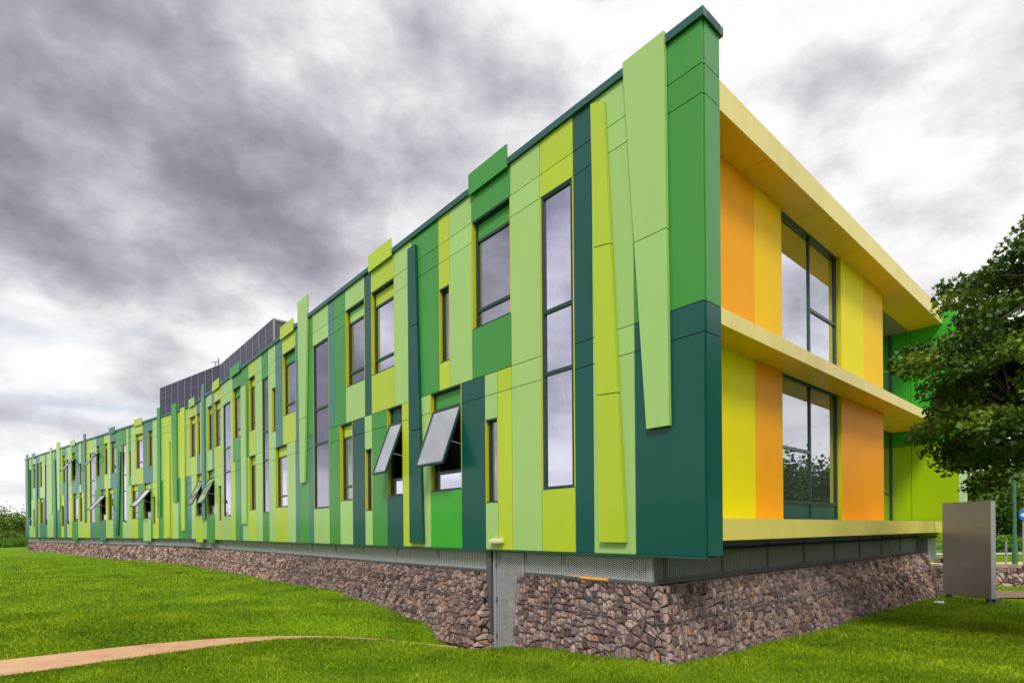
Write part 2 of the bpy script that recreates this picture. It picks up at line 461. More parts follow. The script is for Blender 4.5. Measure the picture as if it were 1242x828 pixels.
FINS = [
    (1.4, 8.18, 0.6, 8.18, 0.98, 2.03, 0.56, 2.03, 'L', [5.1]),
    (2.1, 7.9, 1.82, 7.8, 1.98, 0.2, 1.42, 0.2, 'Y', [5.36, 2.76]),
    (8.36, 7.75, 8.0, 7.75, 8.36, 0.1, 7.72, 0.1, 'D', [5.7, 3.0]),
    (16.2, 8.8, 15.24, 8.8, 16.08, 2.18, 15.64, 2.18, 'L', [4.5]),
    (23.48, 7.1, 22.78, 7.1, 23.48, 0.79, 22.78, 0.79, 'L', []),
    (31.26, 8.76, 30.58, 8.76, 31.26, 1.1, 30.58, 1.1, 'T', []),
    (35.38, 8.1, 34.66, 8.1, 35.38, 0.5, 34.8, 0.5, 'Y', []),
    (36.94, 8.6, 36.08, 8.6, 36.68, 2.35, 36.08, 2.35, 'M', []),
    (37.66, 6.3, 37.28, 6.3, 37.92, 0.1, 37.28, 0.1, 'Y', []),
    (39.18, 8.65, 38.7, 8.65, 39.24, 1.45, 38.78, 1.45, 'M', []),
    (46.32, 6.4, 45.88, 6.4, 46.98, 0.2, 46.46, 0.2, 'D', []),
    (54.34, 8.6, 53.92, 8.6, 54.34, 1.3, 53.92, 1.3, 'T', []),
    (62.02, 8.65, 61.0, 8.65, 61.76, 2.5, 61.12, 2.5, 'L', []),
    (63.06, 7.2, 62.54, 7.2, 63.06, 0, 62.28, 0, 'T', []),
    (64.06, 8.4, 63.58, 8.4, 64.12, 2.2, 63.58, 2.2, 'L', []),
    (69.2, 7.3, 68.66, 7.3, 69.26, 0, 68.66, 0, 'T', []),
    (72.72, 8.5, 72.06, 8.5, 72.72, 2, 72.06, 2, 'M', [])]
TABS = [
    (4.36, 5.7, 'M'),
    (9.22, 10.58, 'Y'),
    (16.66, 18.08, 'Y'),
    (23.68, 25.22, 'M'),
    (27.38, 28.74, 'Y'),
    (32.78, 33.9, 'L'),
    (41.8, 43.22, 'Y'),
    (47.06, 48.3, 'T'),
    (56.62, 57.88, 'L'),
    (69.26, 70.48, 'T')]
DROPS = [
    (31.34, 32.78, 'Y'),
    (28.74, 30.38, 'M'),
    (49.38, 50.7, 'T'),
    (40.5, 41.8, 'L'),
    (56.28, 57.74, 'M')]
FRONT_T = [.48, 3.73, 5.02, 8.67, 10.42, 12.15]
SKY_ROT = -35
SKY_LOC = (2.3, 6.2, 0)
SKY_OFF = .325
SKY_BANK = .22
SUN_E = 2.9
# ------------------------------------------------------------------ plan of the building (metres)
D1 = Vector((-.657, .754, 0)).normalized()      # along the long green wall, away from the near corner
D2 = Vector((D1.y, -D1.x, 0))                   # along the yellow front
C0 = Vector((2.88, 8.257, 0))                   # the near corner
E2 = Vector((-.793, .609, 0)).normalized()      # the long wall beyond its bend
BEND, ARC, SEND = 34.2, 3.2, 73.36
ZB = 1.564                                      # underside of the cladding
_th0 = math.atan2(D1.y, D1.x); _th1 = math.atan2(E2.y, E2.x)
def wall_at(s):
    a0 = BEND - ARC
    if s <= a0: return C0 + D1 * s, D1
    e = min(s, BEND + ARC); p = C0 + D1 * a0; n = 12
    for i in range(n):
        th = _th0 + (_th1 - _th0) * ((i + .5) / n * (e - a0)) / (2 * ARC)
        p = p + Vector((math.cos(th), math.sin(th), 0)) * ((e - a0) / n)
    th = _th0 + (_th1 - _th0) * (e - a0) / (2 * ARC)
    t = Vector((math.cos(th), math.sin(th), 0))
    if s > BEND + ARC: p = p + E2 * (s - BEND - ARC); t = E2
    return p, t
def W(s, u, z):
    """long wall: s along, u outward, z above the cladding's underside"""
    p, t = wall_at(s)
    return (p.x - t.y * u, p.y + t.x * u, z + ZB)
AW = 1.0                                        # the yellow wall stands this far behind the corner
def R(t, u, z):
    """yellow front: t along, u outward from the yellow wall, z above the cladding's underside"""
    p = C0 + D1 * (AW - u) + D2 * t
    return (p.x, p.y, z + ZB)

# ------------------------------------------------------------------ terrain height
CTRL = np.array([
 (2.36,8.37,-.09),(4.05,9.75,-.19),(6.86,12.2,-.28),(14.6,18.95,-.39),(-.2,11.15,-.36),(-.5,12.2,-.62),(.9,9.8,-.2),
 (-2.5,14.0,-.27),(-4.2,15.9,-.05),(-5.9,17.9,.08),(-11.8,24.8,0),(-22.6,36,0),(-49,56.8,.15),(-55,62,.45),(-62,66,.5),(14.1,17.2,-.33),(0,0,.0),(0,6,-.04),(-3,8,-.06),
 (-1,9.3,-.17),(-3,10.6,-.28),(-8,14,.02),(-5.2,14,-.03),(-3.7,14.4,-.12),(-10,18,.05),(-20,20,.05),(-12,10,-.05),(-6,7.5,-.08),(6,6,-.05),(10,8,-.12),(20,17,-.38),(22,24,-.36),(20,30,-.36),(40,40,-.36),
 (-30,10,0),(-60,30,0),(-40,-30,0),(40,-30,-.1),(60,10,-.3),(80,90,-.36),(-100,90,.3),(-100,40,.1),(0,80,0)])
PATH = [(-15,4.9,-.12,1.5),(-11.5,6.8,-.16,1.5),(-8.4,9.0,-.20,1.45),(-7.6,9.72,-.21,1.4),(-6.77,10.7,-.25,1.25),(-5.8,11.75,-.33,.95),(-4.6,12.45,-.44,.8),(-3.2,12.6,-.54,.7),(-1.9,12.35,-.63,.7),(-.8,11.95,-.64,.8)]
def _dense(path, n=10):
    out = []
    P = [np.array(p, float) for p in path]
    for i in range(len(P) - 1):
        p0 = P[max(i-1, 0)]; p1 = P[i]; p2 = P[i+1]; p3 = P[min(i+2, len(P)-1)]
        for k in range(n):
            t = k / n
            out.append(.5*((2*p1)+(-p0+p2)*t+(2*p0-5*p1+4*p2-p3)*t*t+(-p0+3*p1-3*p2+p3)*t**3))
    out.append(P[-1]); return np.array(out)
PD = _dense(PATH)
def _base(X, Y):
    num = np.zeros_like(X); den = np.zeros_like(X)
    for cx, cy, cz in CTRL:
        w = 1.0 / ((X-cx)**2 + (Y-cy)**2 + .35) ** 1.6
        num += w * cz; den += w
    return num / den
def path_dist(X, Y):
    best = np.full(X.shape, 1e9); zb = np.zeros(X.shape)
    for i in range(len(PD) - 1):
        ax, ay, az, aw = PD[i]; bx, by, bz, bw = PD[i+1]
        dx, dy = bx-ax, by-ay; l2 = dx*dx + dy*dy
        t = np.clip(((X-ax)*dx + (Y-ay)*dy) / l2, 0, 1)
        d = np.hypot(X-ax-t*dx, Y-ay-t*dy) - (aw+(bw-aw)*t)*.5
        m = d < best
        best = np.where(m, d, best); zb = np.where(m, az + (bz-az)*t, zb)
    return best, zb
def height(X, Y):
    X = np.asarray(X, float); Y = np.asarray(Y, float)
    h = _base(X, Y)
    d, zb = path_dist(X, Y)
    t = np.clip((d - .02) / .75, 0, 1); t = t*t*(3-2*t)
    low = zb + .03 * np.clip(d / .1, -1, 1) * 0
    r = h * t + (low) * (1 - t)
    return np.where(d < .8, r, h)

def axis(lo, hi, flo, fhi, step):
    mid = list(np.arange(flo, fhi, step)); a = []; x = flo; s = step
    while x > lo: s *= 1.12; x -= s; a.append(x)
    b = []; x = fhi; s = step
    while x < hi: s *= 1.12; x += s; b.append(x)
    return np.array(a[::-1] + mid + b)
ax = axis(-900, 900, -15, 19, .16); ay = axis(-500, 1200, 3, 21, .16)
GX, GY = np.meshgrid(ax, ay); GZ = height(GX, GY)
nx, ny = len(ax), len(ay)
me = bpy.data.meshes.new('lawn_ground')
me.from_pydata(np.stack([GX.ravel(), GY.ravel(), GZ.ravel()], 1).tolist(), [],
               [(j*nx+i, j*nx+i+1, (j+1)*nx+i+1, (j+1)*nx+i) for j in range(ny-1) for i in range(nx-1)])
me.materials.append(M['lawn']); me.polygons.foreach_set('use_smooth', [True]*len(me.polygons)); me.update()
g = bpy.data.objects.new('ground', me); COL.objects.link(g); tag(g, kind='structure')

# the path: a gravel ribbon a little above the ground sheet
mb = MB()
for i in range(len(PD) - 1):
    def edge(j, sg):
        a = PD[max(j-1, 0)]; b = PD[min(j+1, len(PD)-1)]
        tx, ty = b[0]-a[0], b[1]-a[1]; l = math.hypot(tx, ty)
        w = PD[j][3]*.5
        return (PD[j][0] - ty/l*w*sg, PD[j][1] + tx/l*w*sg)
    a, b, c, d = edge(i, 1), edge(i, -1), edge(i+1, -1), edge(i+1, 1)
    z = lambda q: float(height(np.array([q[0]]), np.array([q[1]]))[0]) + .018
    mb.face([(*a, z(a)), (*b, z(b)), (*c, z(c)), (*d, z(d))])
tag(mb.build('path', M['gravel'], smooth=True), kind='structure')

# ------------------------------------------------------------------ the building
B = empty('office_building', tuple(C0), 'long two storey office building clad in green and lime panels with a yellow front', 'building')
def jit(): return random.random()

MI = {'L': 0, 'Y': 1, 'M': 2, 'G': 3, 'D': 4, 'T': 5}
CL = [M['L'], M['Y'], M['M'], M['G'], M['D'], M['T']]
GAP = .007
clad = MB(); NEAR_PANELS = 10.9; PCOUNT = [0]
def panel(s0, s1, z0, z1, col):
    # a folded metal panel, split along the wall so that it follows the bend
    n = 1 if s1 < 30.5 or s0 > 38 else 3
    c = jit()
    if s0 < NEAR_PANELS:
        q = MB(); q.box(s0 + GAP, s1 - GAP, -.05, 0, z0 + GAP, z1 - GAP, MI[col], c, fn=W); q.build('cladding_panel', CL, B); PCOUNT[0] += 1
        return
    for i in range(n):
        a = s0 + (s1-s0)*i/n + (GAP if i == 0 else 0); b = s0 + (s1-s0)*(i+1)/n - (GAP if i == n-1 else 0)
        clad.box(a, b, -.05, 0, z0 + GAP, z1 - GAP, MI[col], c, fn=W)

def quad_uv(o, uvs):
    uv = o.data.uv_layers.new(name='UVMap')
    for i, q in enumerate(uvs): uv.data[i].uv = q

def window(fn, s0, s1, z0, z1, transoms=(), mullions=(), spandrel=None, opened=None, depth=.12, rmat='reveal', fmat='frame', gmat='glass', glow=None, fr=.055):
    """opening with side reveals, frame, glass, coloured spandrel and an opened sash"""
    f = MB(); F0, F1 = -depth - .05, -depth + .02
    a0, a1 = s0 + .03, s1 - .03
    zt = z1
    for q in ((a0, a0+fr, z0, z1), (a1-fr, a1, z0, z1), (a0+fr, a1-fr, z0, z0+fr), (a0+fr, a1-fr, z1-fr, z1)):
        f.box(q[0], q[1], F0, F1, q[2], q[3], fn=fn)
    for t in transoms: f.box(a0+fr, a1-fr, F0-.002, F1-.004, t-.035, t+.035, fn=fn)
    for (t, ya, yb) in mullions: f.box(t-.03, t+.03, F0-.004, F1-.006, ya, yb, fn=fn)
    w = f.build('window', M[fmat], B)
    for q in ((s0, s0+.028), (s1-.028, s1)):
        r = MB(); r.box(q[0], q[1], -depth-.06, -.004, z0+.002, z1-.002, fn=fn); r.build('reveal', M[rmat], w)
    h = MB(); h.box(s0+.03, s1-.03, -depth-.06, -.006, z1-.028, z1-.002, fn=fn); h.build('lintel', M[fmat], w)
    h = MB(); h.box(s0+.03, s1-.03, -depth-.06, -.006, z0+.002, z0+.026, fn=fn); h.build('window_sill', M[fmat], w)
    if spandrel:
        p = MB(); p.box(a0+fr, a1-fr, -depth-.03, -depth-.004, z1-.40, z1-fr, MI[spandrel], jit(), fn=fn)
        p.build('spandrel', CL, w)
        q = MB(); q.box(a0+fr, a1-fr, F0-.002, F1-.004, z1-.46, z1-.40, fn=fn); q.build('transom', M[fmat], w)
        zt = z1 - .46
    if opened:
        zlo = transoms[0]
        ang = math.radians(opened)
        g_ = MB(); g_.face([fn(a0+fr, -depth-.02, z0+fr), fn(a1-fr, -depth-.02, z0+fr), fn(a1-fr, -depth-.02, zlo-.03), fn(a0+fr, -depth-.02, zlo-.03)])
        g_.build('pane', M[gmat], w)
        Ls = zt - zlo - .01
        def sash(s, n, v):     # n off the sash plane, v down from the hinge
            return fn(s, -depth + .03 + v*math.sin(ang) + n*math.cos(ang), zt - .0 - v*math.cos(ang) + n*math.sin(ang))
        sb = MB(); b0, b1 = a0+fr*.5, a1-fr*.5
        for q in ((b0, b0+.05, 0, Ls), (b1-.05, b1, 0, Ls), (b0+.05, b1-.05, 0, .05), (b0+.05, b1-.05, Ls-.05, Ls)):
            sb.box(q[0], q[1], 0, .05, q[2], q[3], fn=sash)
        so = sb.build('sash', M[fmat], w)
        if opened: so['label'] = 'top hung sash pushed open'
        gp = MB(); gp.box(b0+.05, b1-.05, .018, .034, .05, Ls-.05, fn=sash); gp.build('pane', M['glass_open' if s0 < 20 else 'glass_sky_white'], so)
        for ss in (b0+.02, b1-.035):
            st = MB()
            p0 = fn(ss, -depth+.01, zt - Ls*.62); p1 = sash(ss, 0, Ls*.62*1.0)
            st.tube([p0, p1], .012, 6)
            st.build('stay_arm', M['steel'], w)
    else:
        g_ = MB(); e = .004*(jit()-.5)
        g_.face([fn(a0+fr*.5, -depth-.02+e, z0+fr*.5), fn(a1-fr*.5, -depth-.02-e, z0+fr*.5), fn(a1-fr*.5, -depth-.02, zt), fn(a0+fr*.5, -depth-.02, zt)])
        g_.build('pane', M[gmat], w)
    return w

M['glass_open'] = glass_mat('raised_sash_glass', (.95, .96, 1), .45, (.30, .33, .33))  # pale inner colour stands in for sky mirrored in near open sashes
M['glass_sky_white'] = glass_mat('sky_white_sash_glass', (.95, .96, 1), .45, (.62, .64, .66))  # whiter inner colour: bright sky reflection painted into the far open sashes

# columns of panels, windows let into them
for (s0, s1, col, kind, sp) in UPPER:
    cuts = [(3.82, 6.905), (6.905, 7.35), (7.35, 8.0)]
    hole = {'A': (4.93, 7.35), 'O': (4.93, 7.35), 'C': (4.48, 6.27), 'B': (3.82, 6.905)}.get(kind)
    for a, b in cuts:
        if hole:
            if hole[0] <= a and hole[1] >= b: continue
            if hole[0] > a and hole[0] < b:
                panel(s0, s1, a, hole[0], col)
                if hole[1] < b: panel(s0, s1, hole[1], b, col)
                continue
        panel(s0, s1, a, b, col)
    if kind == 'A': window(W, s0, s1, 4.93, 7.35, transoms=(5.36,), spandrel=sp)
    if kind == 'O': window(W, s0, s1, 4.93, 7.35, transoms=(5.36,), spandrel=sp, opened=38)
    if kind == 'C': window(W, s0, s1, 4.48, 6.27, depth=.10, fr=.04)
    if kind == 'B': window(W, s0, s1, 1.2, 6.905, transoms=(3.44, 4.64), depth=.035)
for (s0, s1, col, kind, sp) in LOWER:
    hole = {'A': (1.38, 3.82), 'O': (1.38, 3.82), 'C': (1.02, 2.83), 'B': (1.2, 3.82)}.get(kind)
    for a, b in ((0, 3.356), (3.356, 3.82)):
        if hole:
            if hole[0] <= a and hole[1] >= b: continue
            if hole[0] > a and hole[0] < b:
                panel(s0, s1, a, hole[0], col)
                if hole[1] < b: panel(s0, s1, hole[1], b, col)
                continue
        panel(s0, s1, a, b, col)
    if kind == 'A': window(W, s0, s1, 1.38, 3.82, transoms=(1.83,), spandrel=sp)
    if kind == 'O': window(W, s0, s1, 1.38, 3.82, transoms=(1.83,), spandrel=sp, opened=21 if s0 < 12 else (24 if s0 < 40 else 38))
    if kind == 'C': window(W, s0, s1, 1.02, 2.83, depth=.10, fr=.04)
o = clad.build('cladding_panels', CL, B); o['kind'] = 'stuff'; print('panels', PCOUNT[0])

# end face of the green wall, seen beside the corner, and the far end
def Rc(t, a, z):        # t along the front, a behind the corner plane
    p = C0 + D1*a + D2*t
    return (p.x, p.y, z + ZB)
EW = .48
e = MB()
for a, b, c in ((0, 3.356, 'D'), (3.356, 3.82, 'D'), (3.82, 6.905, 'M'), (6.905, 7.35, 'M'), (7.35, 8.0, 'M')):
    e.box(.0+GAP+.045, EW, -.012, .03, a+GAP, b-GAP, MI[c], jit(), fn=Rc)
e.build('corner_cladding', CL, B)
e = MB(); e.box(.052, EW-.004, .031, 1.6, .01, 8.0, fn=Rc); e.build('corner_core', M['dark'], B)
e = MB()
for a, b, c in ((0, 3.82, 'T'), (3.82, 8.0, 'T')):
    e.box(SEND, SEND+.04, -1.2, -.0, a+GAP, b-GAP, MI[c], jit(), fn=W)
e.build('end_cladding', CL, B)

# inner wall behind openings, soffit under the overhang, roof, back wall
iw = MB(); rf = MB(); sf = MB(); bk = MB()
ss = [.5] + [x for x in np.arange(2, 31, 3)] + [x for x in np.arange(31, 38, .8)] + [x for x in np.arange(38, 73, 5)] + [SEND-.02]
for a, b in zip(ss, ss[1:]):
    iw.box(a, b, -.75, -.7, .02, 7.9, fn=W)
    rf.box(a, b, -16, -.052, 7.55, 7.62, fn=W)
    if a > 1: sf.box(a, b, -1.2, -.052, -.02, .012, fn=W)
    if a > 20: bk.box(a, b, -16.1, -16.0, -1.6, 7.9, fn=W)
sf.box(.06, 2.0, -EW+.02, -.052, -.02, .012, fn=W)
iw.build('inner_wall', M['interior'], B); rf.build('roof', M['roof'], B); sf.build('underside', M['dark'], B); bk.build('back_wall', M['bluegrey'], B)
fw = MB()
ss2 = ss
for a, b in zip(ss2, ss2[1:]): fw.box(max(a, 1.4), b, -1.2, -1.1, -2.6, .0, fn=W)
fw.box(.3, 16.6, .40, .50, -2.6, .01, fn=lambda t, a, z: Rc(t, 1.6+a, z))
fw.build('foundation_wall', M['dark'], B)

# parapet cap
cp = MB()
for a, b in zip([-.05] + ss[1:], ss[1:-1] + [SEND + .08]):
    cp.box(a, b, -.45, .055, 8.0, 8.13, fn=W)
cp.box(.0551, EW+.06, -.05, 1.2, 8.001, 8.13, fn=Rc)
cp.build('parapet_cap', M['cap'], B)
# shadow gap drip under the cladding
dg = MB()
for a, b in zip([.0] + ss[1:], ss[1:]): dg.box(a, b, -.05, -.004, -.03, -.001, fn=W)
dg.build('drip_trim', M['cap'], B)

# proud fins of folded metal, each tapered in its own way
for (stl, ztl, str_, ztr, sbl, zbl, sbr, zbr, col, joints) in FINS:
    fm = MB()
    levels = [0.0] + sorted([(ztl - j) / (ztl - zbl) for j in joints]) + [1.0]
    for q0, q1 in zip(levels, levels[1:]):
        q0 += .0012 if q0 > 0 else 0; q1 -= .0012 if q1 < 1 else 0
        def cor(q, side):
            if side: return (str_ + (sbr - str_)*q, ztr + (zbr - ztr)*q)
            return (stl + (sbl - stl)*q, ztl + (zbl - ztl)*q)
        P = []
        for q in (q0, q1):
            for side in (0, 1):
                s, z = cor(q, side)
                for u in (.015, .085): P.append(W(s, u, z))
        fm.hexa(P, MI[col], jit())
    fm.build('fin', CL, B)
for (s0, s1, col) in TABS:
    t = MB(); t.box(s0+GAP, s1-GAP, .057, .085, 7.93, 8.4, MI[col], jit(), fn=W); t.build('parapet_tab', CL, B)
for (s0, s1, col) in DROPS:
    t = MB(); t.box(s0+GAP, s1-GAP, .002, .03, -.17, 1.3, MI[col], jit(), fn=W); t.build('dropped_panel', CL, B)

# small wall lamp low on the green wall
t = MB(); t.box(4.66, 4.98, .0, .09, .13, .24, fn=W); t.box(4.62, 5.02, .03, .11, .16, .22, fn=W); t.build('wall_lamp', M['lamp'], B)

# --- yellow front
FT = 16.65     # where the far green wall stands
yw = [M['orange'], M['amber'], M['yellow'], M['deeporange']]
def yp(t0, t1, z0, z1, m):
    yc = MB(); yc.box(t0+GAP, t1-GAP, -.05, 0, z0, z1, m, jit(), fn=R); yc.build('cladding_panel', yw[m], B)
TP = FRONT_T
# upper floor
yp(TP[0], TP[1], 4.17, 7.60, 0); yp(TP[1], TP[2], 4.17, 7.60, 1); yp(TP[3], TP[4], 4.17, 7.60, 2); yp(TP[4], TP[5], 4.17, 7.60, 1)
# ground floor
yp(TP[0], TP[1], .55, 3.92, 2); yp(TP[1], TP[2], .55, 3.92, 0); yp(TP[3], TP[4], .55, 3.92, 3); yp(TP[4], TP[5], .55, 3.92, 3)
ym = (TP[2] + TP[3]) / 2
window(R, TP[2], TP[3], 4.17, 7.60, mullions=((ym+.05, 4.2, 7.55),), depth=.13, fmat='greyframe', gmat='glass_r', fr=.07)
window(R, TP[2], TP[3], .59, 3.92, transoms=(1.02,), mullions=((ym+.05, .62, 3.88),), depth=.13, fmat='frame', gmat='glass_r', fr=.07)
tt = MB(); tt.box(ym+.08, TP[3]-.1, -.182, -.112, 5.74, 5.81, fn=R); tt.build('transom', M['greyframe'], B)
tt = MB(); tt.box(TP[2]+.1, ym+.02, -.182, -.112, 2.22, 2.29, fn=R); tt.build('transom', M['frame'], B)
tt = MB(); tt.box(TP[2]+.1, TP[3]-.1, -.148, -.142, .66, .99, fn=R); tt.build('spandrel', M['D'], B)
# wall core behind and the recess beyond the yellow panels
tt = MB(); tt.box(EW, TP[2]-.0, -.30, -.052, .4, 7.9, fn=R); tt.box(TP[3], TP[5], -.30, -.052, .4, 7.9, fn=R); tt.box(TP[5]-.06, TP[5]-.012, -1.1, -.301, .4, 7.9, fn=R)
tt.box(TP[2], TP[3], -.9, -.85, .4, 7.9, fn=R); tt.build('inner_wall', M['interior'], B)
tt = MB(); tt.box(TP[5]-.011, TP[5]+.02, -1.05, -.004, .56, 7.6, fn=R); tt.build('recess_return', M['frame'], B)
rg = MB()
for z0, z1 in ((.56, 3.9), (4.17, 7.6)):
    for t in (TP[5]+.05, TP[5]+1.5, TP[5]+3.0, FT-.1): rg.box(t, t+.08, -1.02, -.94, z0, z1, fn=R)
    for z in (z0, z0+1.0, z1-.08): rg.box(TP[5]+.131, FT-.101, -1.01, -.95, z, z+.08, fn=R)
rg.build('recessed_glazing_frame', M['greyframe'], B)
rp = MB()
for z0, z1 in ((.56, 3.9), (4.17, 7.6)): rp.face([R(TP[5]+.05, -.98, z0), R(FT, -.98, z0), R(FT, -.98, z1), R(TP[5]+.05, -.98, z1)])
rp.build('recessed_glazing', M['glass_r'], B)

def slab(name, z0, z1, u_out, fas, sof, joints=True, t1=FT):
    """projecting shelf with a folded fascia and a panelled soffit"""
    f = MB(); n = 6
    e = [EW + .0 + (t1-EW)*i/n for i in range(n+1)]
    for a, b in zip(e, e[1:]):
        f.box(a + (.004 if a > e[0] else 0), b - .004, u_out-.03, u_out, z0, z1, 0, jit(), fn=R)
    fo = f.build(name, M[fas], B)
    s = MB()
    for a, b in zip(e, e[1:]):
        s.box(a + (.004 if a > e[0] else 0), b - .004, -1.15 if a > TP[5]-1.5 else -.045, u_out-.031, z0+.004, z0+.03, 0, jit(), fn=R)
    s.build('soffit', M[sof], fo)
    t = MB(); t.box(EW+.002, t1-.002, -1.15, u_out-.033, z1-.03, z1-.004, fn=R); t.build('top_sheet', M[fas], fo)
    return fo
UO = AW - .42
slab('roof_canopy', 7.52, 8.02, UO, 'cream', 'soffit')
slab('middle_canopy', 3.885, 4.17, UO, 'cream', 'soffit')
slab('sill_shelf', .215, .593, UO, 'sill', 'sill', t1=FT-.2)

# far green wall standing across the end of the front
fg = MB()
def X(t, a, z): return Rc(t, a, z)
cols = [(.0, 1.35, 'a'), (1.35, 2.3, 'a')]
for a0, a1, _ in cols:
    fg.box(FT, FT+.05, a0+GAP, a1-GAP, 0, 3.356-GAP, 0, jit(), fn=X); fg.box(FT, FT+.05, a0+GAP, a1-GAP, 3.356+GAP, 3.82-GAP, 1, jit(), fn=X)
    fg.box(FT, FT+.05, a0+GAP, a1-GAP, 3.82+GAP, 8.0, 1, jit(), fn=X)
fg.box(FT+.054, FT+.30, -.012, .03, 0, 8.0, 2, .5, fn=X)
fg.box(FT+.31, FT+1.35, -.012, .03, 0, 2.5, 2, .7, fn=X); fg.box(FT+.31, FT+1.35, -.012, .03, 2.51, 8.0, 1, .2, fn=X)
fg.box(FT+.054, FT+1.34, .031, 2.3, .02, 7.95, 3, fn=X)
fg.build('far_green_wall', [M['acid'], M['G'], M['L'], M['dark']], B)
t = MB(); t.box(FT-.05, FT+1.40, -.06, 2.3, 8.001, 8.13, fn=X); t.build('parapet_cap', M['cap'], B)
# floor / roof deck behind the front so nothing is hollow
t = MB(); t.box(EW+.01, FT-.01, 1.4, 16, 7.50, 7.56, fn=X); t.box(EW+.01, FT-.01, 2.2, 16, 3.86, 3.92, fn=X); t.build('floor_deck', M['roof'], B)
t = MB(); t.box(EW+.01, FT+1.3, 16, 16.1, -1.6, 7.9, fn=X); t.box(FT+1.25, FT+1.34, 2.31, 16, -1.6, 7.9, fn=X); t.build('rear_wall', M['bluegrey'], B)
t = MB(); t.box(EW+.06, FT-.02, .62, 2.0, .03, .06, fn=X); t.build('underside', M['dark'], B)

# --- expanded metal screens under the cladding
MT, MBt = .0, -.459
def mesh_screen(fn, s0, s1, z0, z1, u, mm):
    q = MB(); fr = .035
    for b in ((s0, s0+fr, z0, z1), (s1-fr, s1, z0, z1), (s0+fr, s1-fr, z0, z0+fr), (s0+fr, s1-fr, z1-fr, z1)):
        q.box(b[0], b[1], u-.02, u+.02, b[2], b[3], fn=fn)
    o = q.build('mesh_screen', M['steel'] if mm == 'mesh' else M['darksteel'], B)
    g_ = MB(); g_.face([fn(s0+fr, u, z0+fr), fn(s1-fr, u, z0+fr), fn(s1-fr, u, z1-fr), fn(s0+fr, u, z1-fr)])
    go = g_.build('mesh_infill', M[mm], o)
    quad_uv(go, [(s0, z0), (s1, z0), (s1, z1), (s0, z1)])
    return o
US = -.22
mesh_screen(W, 1.16, 3.15, MBt, -.035, US, 'mesh'); mesh_screen(W, 3.17, 4.20, MBt, -.035, US, 'mesh')
x = 5.46
while x < 72.5:
    mesh_screen(W, x, x+2.03, MBt, -.035, US, 'mesh'); x += 2.06
FMESH = lambda t, u, z: Rc(t, 1.13-u, z)
x = -.22 + .0
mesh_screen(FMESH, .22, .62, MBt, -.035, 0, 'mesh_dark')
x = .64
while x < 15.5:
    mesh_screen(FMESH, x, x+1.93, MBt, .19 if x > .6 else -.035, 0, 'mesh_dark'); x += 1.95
cpst = MB(); cpst.box(1.08, 1.15, US-.03, US+.03, MBt-.02, -.02, fn=W); cpst.build('corner_post', M['steel'], B)
# ledge rail under the screens
t = MB(); t.box(1.1, 4.2, US-.06, US+.06, MBt-.05, MBt-.003, fn=W); t.box(.15, 15.8, -.06, .06, MBt-.05, MBt-.003, fn=FMESH)
for a, b in zip(range(0, 66, 6), range(6, 72, 6)): t.box(5.46+a, min(5.46+b, 72.6), US-.06, US+.06, MBt-.05, MBt-.003, fn=W)
t.build('ledge_rail', M['darksteel'], B)
# mesh gate
def gate():
    q = MB(); z0, z1 = -2.18, -.05; s0, s1 = 4.24, 5.12; fr = .05
    for b in ((s0, s0+fr, z0, z1), (s1-fr, s1, z0, z1), (s0+fr, s1-fr, z0, z0+fr), (s0+fr, s1-fr, z1-fr, z1)):
        q.box(b[0], b[1], US-.025, US+.025, b[2], b[3], fn=W)
    o = q.build('mesh_gate', M['steel'], B)
    g_ = MB(); g_.face([W(s0+fr, US, z0+fr), W(s1-fr, US, z0+fr), W(s1-fr, US, z1-fr), W(s0+fr, US, z1-fr)])
    go = g_.build('mesh_infill', M['mesh'], o); quad_uv(go, [(s0, z0), (s1, z0), (s1, z1), (s0, z1)])
    h = MB()
    for z in (-.35, -1.1, -1.9): h.box(s1-.02, s1+.03, US+.026, US+.05, z-.05, z+.05, fn=W)
    h.build('hinge', M['darksteel'], o)
gate()
t = MB(); t.box(5.14, 5.22, US-.05, US+.05, -2.3, -.035, fn=W); t.build('gate_post', M['steel'], B)
t = MB(); t.box(5.26, 5.42, US-.05, US+.09, -2.3, -.035, fn=W); t.build('gate_post', M['darksteel'], B)

